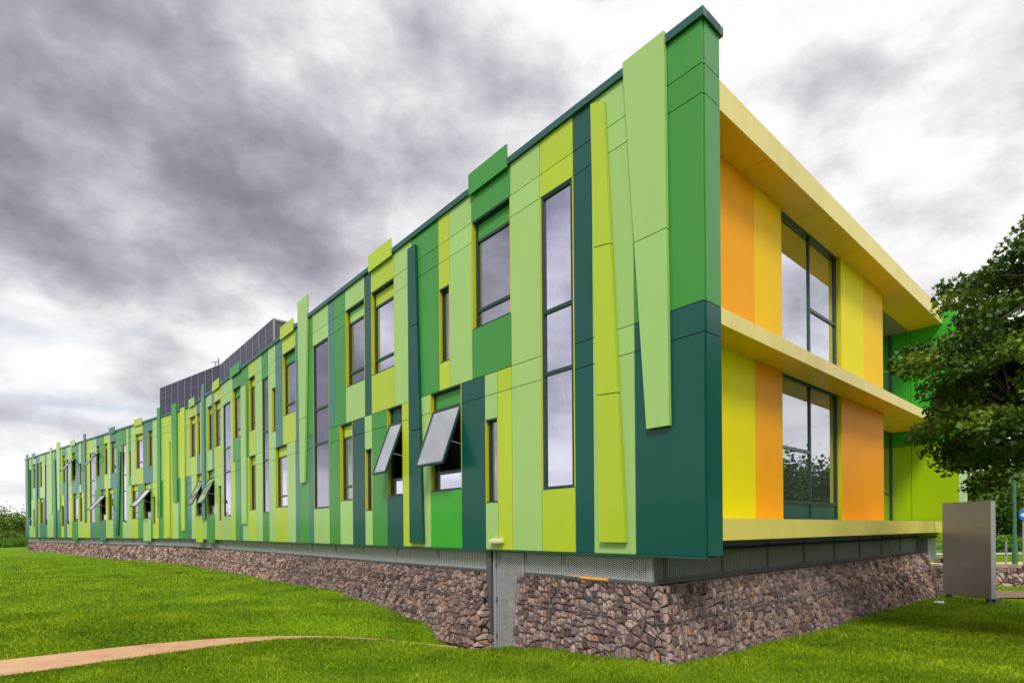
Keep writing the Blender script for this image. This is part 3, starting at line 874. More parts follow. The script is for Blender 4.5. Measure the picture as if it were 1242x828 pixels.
# --- solar screen on the roof
def roofscreen():
    def S(a, u, z): return None
    p0, _ = wall_at(23.9); n1 = D2
    A = C0 + D1*23.7 + D2*1.5
    # corner of the two screens lies 1.5 m behind the wall
    K = Vector((-18.05, 34.55, 0)); Z0, Z1 = 7.6+ZB, 12.38
    E = K + E2*9.2
    def run(P, Q, name):
        L_ = (Q-P).length; n = max(1, round(L_/1.05)); d = (Q-P).normalized()
        o = None
        for i in range(n):
            a = P + d*(L_*i/n + .02); b = P + d*(L_*(i+1)/n - .02)
            nrm = Vector((-d.y, d.x, 0))
            q = MB()
            for z0 in (Z0, (Z0+Z1)/2+.01):
                z1 = z0 + (Z1-Z0)/2 - .01
                q.face([(a.x, a.y, z0), (b.x, b.y, z0), (b.x, b.y, z1), (a.x, a.y, z1)])
            o = q.build('solar_panel', M['pv'], B)
            quad_uv(o, [(0,0),(1,0),(1,1),(0,1)]*2)
    run(A, K, 'a'); run(K, E, 'b')
    f = MB()
    for P, Q in ((A, K), (K, E)):
        d = (Q-P).normalized(); nn = Vector((d.y, -d.x, 0))
        def G(a, b, z): v = P + d*a + nn*b; return (v.x, v.y, z)
        L_ = (Q-P).length; n = max(1, round(L_/1.05))
        for i in range(n+1): f.box(L_*i/n-.02, L_*i/n+.02, -.02, .03, Z0, Z1, fn=G)
        f.box(.03, L_-.03, .031, .07, Z1-.06, Z1+.02, fn=G); f.box(.03, L_-.03, .031, .07, Z0, Z0+.06, fn=G)
    # the near end: bare frame with cross bracing
    def G(a, b, z): v = A + D1*a + D2*b; return (v.x, v.y, z)
    f.box(-.06, .0, .0, .06, Z0, Z1, fn=G); f.box(-.06, 0, .95, 1.02, Z0, Z1, fn=G); f.box(-.05, -.01, .061, .949, Z1-.1, Z1-.02, fn=G)
    for z in (Z0+.5, Z0+1.3): f.tube([G(-.03, .06, z), G(-.03, .95, z+.7)], .02, 6)
    f.build('solar_frame', M['steel'], B)
    k = MB(); 
    nn = Vector((E2.y, -E2.x, 0))
    a = E + nn*0; b = E + nn*3
    k.face([(a.x, a.y, Z0), (b.x, b.y, Z0), (b.x, b.y, Z1), (a.x, a.y, Z1)])
    k.face([G(0,.07,Z0), G(0,.94,Z0), G(0,.94,Z1-.1), G(0,.07,Z1-.1)])
    k.build('solar_side_sheet', M['darksteel'], B)
    an = MB(); q = K + E2*4.2 + D2*1.5
    an.tube([(q.x, q.y, 9.1), (q.x, q.y, 13.6)], .03, 6); an.tube([(q.x-.25, q.y, 13.6), (q.x+.25, q.y, 13.6)], .03, 6); an.tube([(q.x+.22, q.y, 13.35), (q.x+.22, q.y, 13.85)], .05, 6)
    an.build('roof_antenna', M['steel'], B)
roofscreen()

# ------------------------------------------------------------------ gabion walls
def cells(L_, H_, cx, cz, keep=.82, seed=1):
    """irregular stone outlines that fill the rectangle L x H"""
    r = random.Random(seed)
    ni = max(1, int(L_/cx)); nj = max(1, int(H_/cz)); P = {}
    for i in range(-3, ni+3):
        for j in range(-3, nj+3):
            if r.random() < keep: P[(i, j)] = ((i+.5+r.uniform(-.42, .42))*L_/ni, (j+.5+r.uniform(-.42, .42))*H_/nj)
    out = []
    for (i, j), (px, py) in P.items():
        if not (0 <= i < ni and 0 <= j < nj): continue
        k = 2.2
        poly = [(px-k*cx, py-k*cz), (px+k*cx, py-k*cz), (px+k*cx, py+k*cz), (px-k*cx, py+k*cz)]
        for di in range(-3, 4):
            for dj in range(-3, 4):
                q = P.get((i+di, j+dj))
                if q is None or (di == 0 and dj == 0): continue
                mx, my = (px+q[0])/2, (py+q[1])/2; nx_, ny_ = q[0]-px, q[1]-py
                new = []; n = len(poly)
                for a in range(n):
                    p, w = poly[a], poly[(a+1) % n]
                    dp = (p[0]-mx)*nx_ + (p[1]-my)*ny_; dw = (w[0]-mx)*nx_ + (w[1]-my)*ny_
                    if dp <= 0: new.append(p)
                    if (dp < 0 < dw) or (dw < 0 < dp):
                        t = dp/(dp-dw); new.append((p[0]+(w[0]-p[0])*t, p[1]+(w[1]-p[1])*t))
                poly = new
                if len(poly) < 3: break
            if len(poly) < 3: break
        if len(poly) < 3: continue
        poly = [(min(max(x, 0), L_), min(max(y, 0), H_)) for x, y in poly]
        out.append(poly)
    return out

def stones(mb, Q, L_, H_, cx, cz, seed, keep=.82):
    """Q(a, b, d): a along, b down from the top, d outward"""
    r = random.Random(seed*7+1)
    for poly in cells(L_, H_, cx, cz, keep, seed):
        cx_ = sum(p[0] for p in poly)/len(poly); cy_ = sum(p[1] for p in poly)/len(poly)
        # merge very short edges
        pp = []
        for p in poly:
            if not pp or math.hypot(p[0]-pp[-1][0], p[1]-pp[-1][1]) > .02: pp.append(p)
        if len(pp) > 3 and math.hypot(pp[0][0]-pp[-1][0], pp[0][1]-pp[-1][1]) < .02: pp.pop()
        if len(pp) < 3: continue
        c = min(1, max(0, r.gauss(.5, .24)))
        if r.random() < .05: c = .95
        off = r.uniform(-.035, .012); tx = r.uniform(-.28, .28); ty = r.uniform(-.28, .28)
        size = max(math.hypot(p[0]-cx_, p[1]-cy_) for p in pp)
        g0 = max(.78, 1 - .013/size)
        rings = []
        for k, (sc, dp) in enumerate(((g0*.90, -.12), (g0, -.02), (g0*.90, .014), (g0*.55, .024))):
            ring = []
            for p in pp:
                j = 1 if k < 2 else 1 + r.uniform(-.10, .10)
                dx, dy = (p[0]-cx_)*sc*j, (p[1]-cy_)*sc*j
                ring.append(Q(cx_+dx, cy_+dy, off + dp*min(1.3, size/.09) + (dx*tx + dy*ty if k > 0 else 0) + (r.uniform(-.008, .008) if k > 1 else 0)))
            rings.append(ring)
        n = len(pp); n0 = len(mb.v)
        for ring in rings: mb.v += [tuple(x) for x in ring]
        for k in range(3):
            for i in range(n):
                i2 = (i+1) % n
                mb.f.append((n0+k*n+i, n0+k*n+i2, n0+(k+1)*n+i2, n0+(k+1)*n+i)); mb.m.append(0); mb.c.append(min(1, max(0, c + r.uniform(-.05, .05))))
        mb.f.append(tuple(n0+3*n+i for i in range(n))); mb.m.append(0); mb.c.append(c)

BAT = .38; GZT = -.935+.436   # top of gabions relative to the cladding's underside
def gabion(root, faces, label=None):
    sm = MB(); wm = MB(); bm_ = MB(); tm = MB()
    for k, (Q, L_, H_, cx, cz, seams, wl, depth) in enumerate(faces):
        stones(sm, Q, L_, H_, cx, cz, k + 3 + int(L_*10))
        n = max(1, int(L_/3))
        for i in range(n):
            a, b = L_*i/n, L_*(i+1)/n
            bm_.hexa([Q(x, y, d) for x in (a, b) for y in (.03, H_) for d in (-.3, -.09)])
        # wire grid, near part only
        if wl:
            x = .05
            while x < min(L_, wl):
                wm.hexa([Q(x+e_, y, .05+d) for e_ in (0, .006) for y in (0, H_) for d in (0, .005)]); x += .09
            y = .04
            while y < H_:
                for i in range(n):
                    a, b = L_*i/n, L_*(i+1)/n
                    if a < wl: wm.hexa([Q(x_, y+e_, .05+d) for x_ in (a, b) for e_ in (0, .006) for d in (0, .005)])
                y += .09
        # basket seams: spiral lacing between cages
        y = .62
        for i in range(n): tm.tube([Q(L_*i/n, y, .04), Q(L_*(i+.5)/n, y+.012, .035), Q(L_*(i+1)/n, y, .04)], .012, 5)
        for x in seams: tm.tube([Q(x, 0, .055), Q(x+.02, H_*.5, .055), Q(x-.01, H_, .055)], .011, 5)
    sm.build('stone_fill', M['stone'], root); bm_.build('backing', M['dark'], root)
    if wm.f: wm.build('wire_mesh', M['stonewire'], root)
    tm.build('cage_seam', M['stonewire'], root)

UG = -.20    # top front edge of the gabion relative to the green wall plane (outward)
AG = .91     # top front edge on the front side, behind the corner plane
def gab_point(s, a, b, d, which):
    pass
# near gabion: left face from the gate to the corner, then the front face
G1 = empty('gabion_wall', tuple(C0 + D1*.9 + D2*.2), 'stone filled wire gabion wall wrapping the near corner under the yellow front', 'gabion wall')
SL = math.sqrt(1 + BAT*BAT)
def mk_left(s0, s1, end_bat):
    L_ = s1 - s0
    def Q(a, b, d):          # a measured from the corner end leftwards
        dn = b/SL
        s = s0 + a
        # the corner edge leans out with both batters
        f = a/L_
        s -= BAT*dn*(1-f); s += end_bat*dn*f
        u = UG + BAT*dn + d/SL
        return W(s, u, GZT - dn + d*BAT/SL)
    return Q, L_
QL, LL = mk_left(AG, 4.42, -.30)
def QR(a, b, d):
    dn = b/SL; f = a/16.3
    t = .20 + a - BAT*dn*(1-f)*1.0 + BAT*dn*.1*f
    aa = AG - BAT*dn - d/SL
    p = C0 + D1*aa + D2*t
    return (p.x, p.y, GZT - dn + d*BAT/SL + ZB)
gabion(G1, [(QL, LL, 1.62, .125, .105, (.9, 2.5), 9, 1), (QR, 16.3, 1.75, .135, .11, (.35, 1.9, 3.9, 5.9, 7.9, 9.9, 11.9, 13.9), 9, 1)])
# end returns and the flat tops
tp = MB()
tp.hexa([W(s, u, z) for s in (AG, 4.42) for u in (-1.1, UG-.05) for z in (GZT-.1, GZT-.02)])
tp.hexa([Rc(t, a, z) for t in (.25, 15.8) for a in (AG+.05, 1.6) for z in (GZT-.1, GZT-.02)])
tp.build('top_stones', M['stone'], G1)
def QE(a, b, d):     # side of the near gabion facing the gate
    dn = b/SL; u = UG - .9 + a*(.9 + BAT*dn)/.9
    return W(4.42 - .30*dn + d, u, GZT - dn)
em = MB(); stones(em, QE, .9, 1.75, .15, .14, 5); em.build('end_stones', M['stone'], G1)
def QF(a, b, d):     # far end of the front gabion
    dn = b/SL
    aa = AG - BAT*dn + a
    p = C0 + D1*aa + D2*(.2 + 16.3 + BAT*.1*dn + d)
    return (p.x, p.y, GZT - dn + ZB)
em = MB(); stones(em, QF, 1.5, 1.75, .17, .14, 6); em.build('end_stones', M['stone'], G1)

G2 = empty('gabion_wall', W(5.5, 0, -ZB), 'long low gabion wall of broken stone running under the green facade past the lawn', 'gabion wall')
def QG2(a, b, d):
    dn = b/SL; s = 5.46 + a - .12*dn*max(0, 1-a/3)
    return W(s, UG + BAT*dn + d/SL, GZT - dn + d*BAT/SL)
def QG3(a, b, d):
    dn = b/SL
    return W(36.46 + a, UG + BAT*dn + d/SL, GZT - dn + d*BAT/SL)
gabion(G2, [(QG2, 31.0, 1.75, .135, .115, tuple(range(2, 31, 2)), 12, 1), (QG3, 36.2, 1.4, .24, .17, tuple(range(1, 36, 2)), 0, 1)])
def QS(a, b, d):
    dn = b/SL; u = UG - .9 + a*(.9 + BAT*dn)/.9
    return W(5.46 - .12*dn - d, u, GZT - dn)
em = MB(); stones(em, QS, .9, 1.9, .15, .14, 9); em.build('end_stones', M['stone'], G2)
tp = MB()
for a, b in zip([5.46]+[x for x in ss if x > 6], [x for x in ss if x > 6]): tp.hexa([W(s, u, z) for s in (a, b) for u in (-1.1, UG-.05) for z in (GZT-.1, GZT-.02)])
tp.build('top_stones', M['stone'], G2)

# things lying on the near gabion
t = MB(); p = [W(s, u, GZT+.02) for s, u in ((3.05, UG-.02), (2.5, UG+.03), (1.98, UG+.05))]; t.tube(p, .028, 8)
o = t.build('plastic_pipe', M['pipe'], None); tag(o, 'short orange plastic pipe lying on top of the near gabion wall', 'pipe')
t = MB(); t.tube([W(2.1, UG+.06, GZT+.02), W(2.12, UG+.12, GZT-.1), W(2.25, UG+.24, GZT-.35), W(2.5, UG+.38, GZT-.62), W(2.45, UG+.5, GZT-.85), W(2.2, UG+.6, GZT-1.0)], .006, 6)
o = t.build('loose_cable', M['bluecable'], None); tag(o, 'thin dark blue cable hanging down the stones of the near gabion', 'cable')
# ------------------------------------------------------------------ information sign
S = empty('information_sign', (14.1, 17.2, -.33), 'tall grey metal slab sign standing on the lawn by the end of the gabion wall', 'sign')
a_ = Vector((14.02, 18.1, 0)); b_ = Vector((14.26, 16.55, 0)); dd = (b_-a_).normalized(); nn = Vector((dd.y, -dd.x, 0)) * -1   # nn points right / away
if nn.x < 0: nn = -nn
def SP(a, b, z): v = a_ + dd*a + nn*b; return (v.x, v.y, z)
LW = (b_-a_).length
t = MB(); t.box(0, LW, 0, .016, -.20, 2.74, fn=SP); t.build('face_panel', M['signmetal'], S)
t = MB(); t.box(0, LW, .15, .166, -.20, 2.74, fn=SP); t.build('back_panel', M['signmetal'], S)
t = MB(); t.box(.01, LW-.002, .0165, .1495, -.19, 2.73, fn=SP); t.build('core', M['steel'], S)
t = MB(); t.box(LW-.5, LW-.06, .167, .24, .9, 1.5, fn=SP); t.box(LW-.5, LW-.06, .167, .24, 1.52, 2.2, fn=SP); t.build('notice_panel', M['white'], S)
for a in (.08, LW-.2):
    t = MB(); t.box(a, a+.12, .02, .14, -.5, -.201, fn=SP); t.build('foot', M['darksteel'], S)
t = MB(); t.box(LW-.22, LW-.04, .18, .36, -.36, -.18, fn=SP); t.build('foot_block', M['darksteel'], S)  # plain foot block beside the sign, not a lamp

t = MB(); random.seed(3)
for k in range(9):
    x, y = 12.72+random.uniform(-.1, .1), 16.55+random.uniform(-.05, .05); z = float(height(np.array([x]), np.array([y]))[0]) + .03
    t.face([(x, y, z), (x+.06, y+.02, z+.03), (x+.05, y+.05, z+.07), (x-.03, y+.05, z+.04)])
tag(t.build('crumpled_paper', M['white']), 'small piece of crumpled white paper lying on the lawn before the grey sign', 'litter')

# ------------------------------------------------------------------ road corner beyond the sign
def sheet(name, poly, z, m, kind='structure'):
    mb = MB(); mb.face([(x, y, z) for x, y in poly]); o = mb.build(name, m); return tag(o, kind=kind)
def ribbon(name, p0, p1, w0, m, z, kind='structure'):
    pass
# everything here runs parallel to the x axis, stepping up slightly
sheet('footpath', [(15.2, 17.75), (70, 17.75), (70, 19.5), (15.2, 19.5)], -.31, M['paving'])
sheet('road', [(13.6, 22.0), (120, 22.0), (120, 31.0), (13.6, 31.0)], -.28, M['asphalt'])
k = MB(); k.box(13.5, 120, 21.85, 22.0, -.45, -.17); k.box(13.5, 24.5, 31.0, 31.15, -.45, -.17); tag(k.build('kerb', M['kerb']), kind='structure')
sheet('pavement', [(13.6, 31.15), (24.4, 31.15), (24.4, 33.2), (13.6, 33.2)], -.22, M['kerb'])
sheet('tactile_paving', [(24.5, 30.6), (60, 30.6), (60, 33.4), (24.5, 33.4)], -.20, M['yellowpave'])
sheet('cycle_path', [(20, 44), (80, 44), (80, 47), (20, 47)], -.30, M['kerb'])

def low_gabion(x0, x1, y, z0, h, label):
    root = empty('gabion_wall', (x0, y, z0), label, 'gabion wall')
    def Q(a, b, d): return (x0 + a, y - d - .2*b, z0 + h - b)
    gabion(root, [(Q, x1-x0, h + .1, .2, .15, (1.5, 3.0), 0, 1)])
    t = MB(); t.box(x0, x1, y+.03, y+.8, z0-.2, z0+h-.01); t.build('top_stones', M['stone'], root)
low_gabion(16.3, 20.2, 21.6, -.4, .85, 'short low gabion wall of grey stone between the yellow front and the sign')
low_gabion(25.2, 27.6, 32.4, -.3, .42, 'very low gabion edging of stone across the road behind the sign')
# blue grey plinth under the far green wall
t = MB(); p = C0 + D2*(FT+.1) + D1*.6
def PX(a, b, z): v = C0 + D2*(FT+.1+a) + D1*b; return (v.x, v.y, z)
t.box(0, 1.2, .9, 2.2, .75, ZB-.02, fn=PX); t.build('plinth', M['bluegrey'], B)

# lamp post, slim post and blue sign
Lp = empty('lamp_post', (25.6, 28.3, -.4), 'tall green painted post rising beside the road behind the grey sign', 'lamp post')
t = MB(); t.tube([(25.6, 28.3, -.4), (25.6, 28.3, 1.0)], .12, 10); t.tube([(25.6, 28.3, 1.0), (25.6, 28.3, 7.5)], [.085, .05], 10); t.build('pole', M['lampgreen'], Lp, smooth=False)
t = MB(); t.tube([(25.6, 28.3, 7.45), (25.9, 28.2, 7.8), (26.9, 27.42, 7.9)], .04, 8); t.build('arm', M['lampgreen'], Lp)
t = MB(); t.box(26.8, 27.5, 27.75, 28.05, 7.82, 7.98); t.build('lantern', M['steel'], Lp)
Ps = empty('sign_post', (28.0, 31.5, -.3), 'slim grey metal post standing on the verge left of the green post', 'post')
t = MB(); t.tube([(28.0, 31.5, -.3), (28.0, 31.5, 1.1)], .045, 8); t.build('pole', M['steel'], Ps); t = MB(); t.tube([(28.0, 31.5, 1.1), (28.0, 31.5, 1.16)], [.05, .02], 8); t.build('cap', M['darksteel'], Ps)
Bs = empty('road_sign', (27.4, 29.8, -.3), 'round blue road sign with a white arrow at the right edge', 'road sign')
t = MB(); t.tube([(27.42, 29.8, -.3), (27.42, 29.8, 2.9)], .04, 8); t.build('pole', M['steel'], Bs)
t = MB(); t.tube([(27.42, 29.74, 2.55), (27.42, 29.72, 2.55)], .3, 28); t.build('sign_face', M['signblue'], Bs)
t = MB()
cx, cz, yy = 27.42, 2.55, 29.712
t.face([(cx-.06, yy, cz-.035), (cx+.2, yy, cz-.035), (cx+.2, yy, cz+.035), (cx-.06, yy, cz+.035)])
t.face([(cx-.22, yy, cz), (cx-.05, yy, cz-.13), (cx-.05, yy, cz+.13)])
t.build('arrow', M['white'], Bs)

# ------------------------------------------------------------------ trees
LEAF7 = np.array([(0, 0), (.34, .02), (.50, .36), (.22, .50), (0, 1.0), (-.22, .50), (-.50, .36), (-.34, .02)])
LEAF4 = np.array([(0, 0), (.42, .45), (0, 1.0), (-.42, .45)])
def leaves(name, cents, size, mat_, parent, shape=LEAF4, flat=.5, var=None, seed=1, fold=.0):
    r = np.random.default_rng(seed); n = len(cents)
    nrm = r.normal(size=(n, 3)) * np.array([1, 1, flat]); nrm[:, 2] = np.abs(nrm[:, 2]) + .35 * (1 - flat) * 2
    nrm /= np.linalg.norm(nrm, axis=1)[:, None]
    a = r.normal(size=(n, 3)); a -= nrm * (a*nrm).sum(1)[:, None]; a /= np.linalg.norm(a, axis=1)[:, None]
    b = np.cross(nrm, a); sz = size * r.uniform(.6, 1.25, n)
    k = len(shape)
    V = cents[:, None, :] + (a[:, None, :]*shape[None, :, 0, None] + b[:, None, :]*shape[None, :, 1, None]) * sz[:, None, None]
    V = V - nrm[:, None, :] * (np.abs(shape[None, :, 0, None]) * sz[:, None, None] * fold)
    if var is None: var = r.uniform(.2, .8, n)
    loc = (0, 0, 0)
    if parent is not None: loc = tuple(parent.location)
    return np_mesh(name, V.reshape(-1, 3), k, np.clip(var, 0, 1), mat_, loc, parent)

def limb_pts(p0, p1, sag, r, n=6):
    p0, p1 = Vector(p0), Vector(p1); L_ = (p1-p0).length
    out = []
    for i in range(n+1):
        t = i/n; q = p0.lerp(p1, t); q.z += sag*L_*math.sin(PI*t)
        q += Vector((r.uniform(-1, 1), r.uniform(-1, 1), r.uniform(-1, 1))) * .03 * L_ * (0 < i < n)
        out.append(q)
    return out

def big_tree(loc, top, cen, rad, label, cat, nclump=150, per=210, leaf=.13, seed=4, low=None, name='maple_tree', sc=1.0):
    r = random.Random(seed); nr = np.random.default_rng(seed)
    T = empty(name, loc, label, cat)
    base = Vector(loc)
    fork = Vector((cen[0]*.2+loc[0]*.8, cen[1]*.2+loc[1]*.8, cen[2]-rad[2]*.55))
    t = MB(); t.tube([base, base.lerp(fork, .3)+Vector((.05, 0, 0)), fork, Vector((cen[0], cen[1], cen[2]+rad[2]*.5))], [.24, .18, .15, .04], 10)
    t.build('trunk', M['bark'], T, smooth=True)
    limbs = MB(); C_ = []; Vv = []
    mains = []
    for i in range(13):
        an = 2*PI*i/13 + r.uniform(-.2, .2); el = r.uniform(-.55, .9)
        e = Vector((cen[0] + rad[0]*.72*math.cos(an)*math.cos(el), cen[1] + rad[1]*.72*math.sin(an)*math.cos(el), cen[2] + rad[2]*.75*math.sin(el)))
        st = fork.lerp(Vector((cen[0], cen[1], cen[2]+rad[2]*.3)), r.uniform(0, .8))
        pts = limb_pts(st, e, .10, r); limbs.tube(pts, [.085*(1-.8*i_/6) for i_ in range(7)], 6); mains.append(pts)
    for k in range(nclump):
        # clump centres mostly near the crown's surface, in uneven lobes
        while True:
            v = Vector((r.gauss(0, 1), r.gauss(0, 1), r.gauss(0, 1))).normalized()
            lob = 1 + .16*math.sin(3.1*v.x*2+1) * math.cos(2.7*v.y*2) + .12*math.sin(5*v.z+v.x*4)
            rr = (r.uniform(.35, 1.0) ** .55) * lob
            c = Vector((cen[0]+rad[0]*v.x*rr, cen[1]+rad[1]*v.y*rr, cen[2]+rad[2]*v.z*rr))
            if low is None or c.z > low(c): break
        # twig from the nearest limb point
        best = min((q for m_ in mains for q in m_[2:]), key=lambda q: (q-c).length)
        pts = limb_pts(best, c, .06, r, 4); limbs.tube(pts, [.028, .022, .016, .012, .007], 5)
        rad_c = r.uniform(.45, .95)*sc; n = int(per * (rad_c/.7/sc)**2)
        g_ = nr.normal(size=(n, 3)); g_ /= np.linalg.norm(g_, axis=1)[:, None]; g_ *= (nr.uniform(0, 1, n) ** .45)[:, None]
        g_ = g_ * np.array([rad_c, rad_c, rad_c*.5])
        out = Vector((v.x, v.y, 0)); tilt = -.32
        g_[:, 2] += tilt * (g_[:, 0]*out.x + g_[:, 1]*out.y)
        C_.append(g_ + np.array(c)); 
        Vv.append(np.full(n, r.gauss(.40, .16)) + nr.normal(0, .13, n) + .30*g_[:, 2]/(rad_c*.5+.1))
    limbs.build('limbs', M['bark'], T, smooth=True)
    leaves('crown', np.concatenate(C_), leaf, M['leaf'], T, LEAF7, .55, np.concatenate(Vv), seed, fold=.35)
    return T

big_tree((10.9, 9.6, -.2), 10, (11.2, 9.45, 4.9), (3.55, 3.0, 2.65), 'broad dark green maple tree overhanging the front of the building at the right', 'tree',
         nclump=620, per=190, leaf=.088, low=lambda c: 2.85 + .16*max(0, 10.6-c.x)**1.4, sc=.62)

def bush(name, loc, rx, ry, h, n, size, mat_, label, cat, group=None, trunk=.0, seed=1, dens=.4):
    nr = np.random.default_rng(seed); r = random.Random(seed)
    T = empty(name, loc, label, cat, group)
    C_ = []; Vv = []
    k = max(8, int(n/110))
    cz = trunk + (h-trunk)/2
    br = MB()
    for i in range(k):
        v = Vector((r.gauss(0, 1), r.gauss(0, 1), r.gauss(0, 1))).normalized()*r.uniform(.35, .95)
        c = Vector((loc[0]+v.x*rx, loc[1]+v.y*ry, loc[2]+cz+v.z*(h-trunk)*.44))
        br.tube([(loc[0], loc[1], loc[2]+trunk*.7), tuple((Vector((loc[0], loc[1], loc[2]+cz*.8))).lerp(c, .5)), tuple(c)], [.07*h/6, .04*h/6, .015], 4)
        m_ = n//k; g_ = nr.normal(size=(m_, 3))*np.array([rx*dens*.6, ry*dens*.6, (h-trunk)*dens*.26])
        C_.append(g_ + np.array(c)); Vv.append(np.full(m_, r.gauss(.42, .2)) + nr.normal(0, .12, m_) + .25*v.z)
    if trunk > .3: br.tube([(loc[0], loc[1], loc[2]-.2), (loc[0]+.1, loc[1], loc[2]+trunk), (loc[0], loc[1], loc[2]+cz*1.3)], [.14*h/6, .1*h/6, .03], 7)
    br.build('trunk' if trunk > .3 else 'stems', M['bark'], T)
    P = np.concatenate(C_); P[:, 2] = np.maximum(P[:, 2], loc[2]+.05)
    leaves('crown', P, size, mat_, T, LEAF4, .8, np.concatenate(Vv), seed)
    return T

# right background, across the road
GR = 'trees across the road'
RT = [((44, 52, -.4), 3.6, 3.5, 8.0, 3.0, 'tall tree across the road nearest to the far green wall', 'leaf'),
      ((50.5, 58, -.4), 3.4, 3.3, 6.6, 2.2, 'middle tree across the road, behind the grey sign', 'bushleaf'),
      ((57.5, 63, -.4), 4.2, 4, 10.5, 2.2, 'tallest tree across the road, partly behind the green post', 'leaf'),
      ((66, 70, -.4), 5, 4, 9.5, 2.4, 'bushy tree across the road at the right edge of the view', 'bushleaf'),
      ((63, 80, -.4), 6, 4, 8, 1.0, 'rearmost tree across the road, seen in the gap between the others', 'bushleaf')]
for i, (l, rx, ry, h, tr, lab, mm) in enumerate(RT): bush('tree', l, rx, ry, h, 8000, .34, M[mm], lab, 'tree', GR, tr, 40+i, dens=.5)
for i, (l, rx, ry, h, lab) in enumerate([((43, 25, -.4), 4.2, 4, 8.5, 'tree right of the view, mirrored in the ground floor window of the yellow front'),
        ((56, 36, -.4), 5, 4, 9.5, 'farther tree right of the view, seen only mirrored in the yellow front windows')]):
    bush('tree', l, rx, ry, h, 6000, .36, M['bushleaf'], lab, 'tree', GR, 2.0, 90+i, dens=.5)
def hedge(name, x0, x1, y, z, h, label, mat_, n, size, seed):
    nr = np.random.default_rng(seed)
    T = empty(name, (x0, y, z), label, 'hedge')
    t = MB()
    for i in range(int((x1-x0)/1.2)):
        x = x0+.6+i*1.2; t.tube([(x, y, z-.1), (x+.2, y+.1, z+h*.8)], [.05, .02], 4)
    t.build('stems', M['bark'], T)
    P = np.stack([nr.uniform(x0, x1, n), y + nr.uniform(-.8, .8, n), z + nr.uniform(0.02, 1, n)**.8*h], 1)
    P[:, 2] += .12*np.sin(P[:, 0]*2.1) * (P[:, 2]-z)/h
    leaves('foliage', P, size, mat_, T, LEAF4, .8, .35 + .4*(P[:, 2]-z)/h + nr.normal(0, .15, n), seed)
hedge('hedge', 38, 62, 48.5, -.4, 1.25, 'long low bright green hedge across the road behind the posts', M['hedgeleaf'], 9000, .28, 5)

# left background beyond the end of the long wall
GL = 'dark trees beyond the far end of the building'
LB = [((-84, 88, .4), 5, 4, 5.9, 'rounded dark tree, tallest beyond the far end of the long wall', 'leaf', 5),
      ((-76, 84, .4), 4, 3.5, 4.2, 'low dark tree tucked against the far end of the long wall', 'leaf', 6),
      ((-95, 92, .4), 5.5, 4, 4.9, 'broad dark tree at the left edge beyond the lawn', 'leaf', 7),
      ((-106, 90, .4), 5.5, 4, 5.4, 'leftmost dark tree beyond the lawn, at the edge of the view', 'leaf', 8)]
for l, rx, ry, h, lab, mm, sd in LB: bush('tree', l, rx, ry, h, 9000, .30, M[mm], lab, 'tree', GL, .3, sd, dens=.6)
GB = 'shrubs in front of the dark trees'
for i, (x, y, h, lab) in enumerate([(-72, 76, 2.3, 'mid green shrub closest to the far end of the long wall'), (-79, 79, 2.6, 'mid green shrub, second from the far end of the long wall'), (-86, 80, 2.4, 'mid green shrub in front of the broad dark tree'), (-93, 81, 2.6, 'leftmost mid green shrub beyond the lawn')]):
    bush('shrub', (x, y, .4), 4.3, 2.5, h*.8, 7000, .22, M['leaf'], lab, 'shrub', GB, 0, 60+i, dens=.7)

# unmown tall grass at the far end of the lawn
nr = np.random.default_rng(5)
n = 26000
x = nr.uniform(-74, -51.2, n); y = nr.uniform(59, 76, n)
keep = (y > 57.5 + .55*(-x-51)*0 + 1.5*np.sin(x*.6)) & ~((x > -55) & (y < 62))
x, y = x[keep], y[keep]; z = height(x, y); n = len(x)
hh = nr.uniform(.35, .95, n)*(1+.25*np.sin(x*.9+y)); an = nr.uniform(0, PI, n); w = .05
dx, dy = np.cos(an)*w, np.sin(an)*w; lx, ly = nr.normal(0, .18, n), nr.normal(0, .18, n)
V = np.stack([np.stack([x-dx, y-dy, z-.05], 1), np.stack([x+dx, y+dy, z-.05], 1), np.stack([x+lx, y+ly, z+hh], 1)], 1).reshape(-1, 3)
o = np_mesh('tall_grass', V, 3, np.clip(nr.normal(.6, .2, n), 0, 1), M['hedgeleaf'])
tag(o, 'unmown tall light green grass beyond the end of the gabion wall', 'grass', kind='stuff')

# far wooded skyline all round (seen at the horizon and mirrored in the windows)
n = 46000; th = nr.uniform(-PI, PI, n); 
rr = 190 + 12*np.sin(th*7) + nr.normal(0, 6, n); top = 6.5 + 2.5*np.sin(th*11+1) + 1.6*np.sin(th*29) + 1.2*np.sin(th*53)
P = np.stack([rr*np.sin(th), rr*np.cos(th), nr.uniform(0, 1, n)**.8*top], 1)
az = th
keep = ~((az > -1.2) & (az < -.74) & (P[:, 2] > 4.0))
o = leaves('distant_woods', P[keep], 2.6, M['bushleaf'], None, LEAF4, .9, nr.uniform(.1, .55, keep.sum()), 3)
tag(o, 'distant low belt of trees along the horizon', 'woods', kind='stuff')

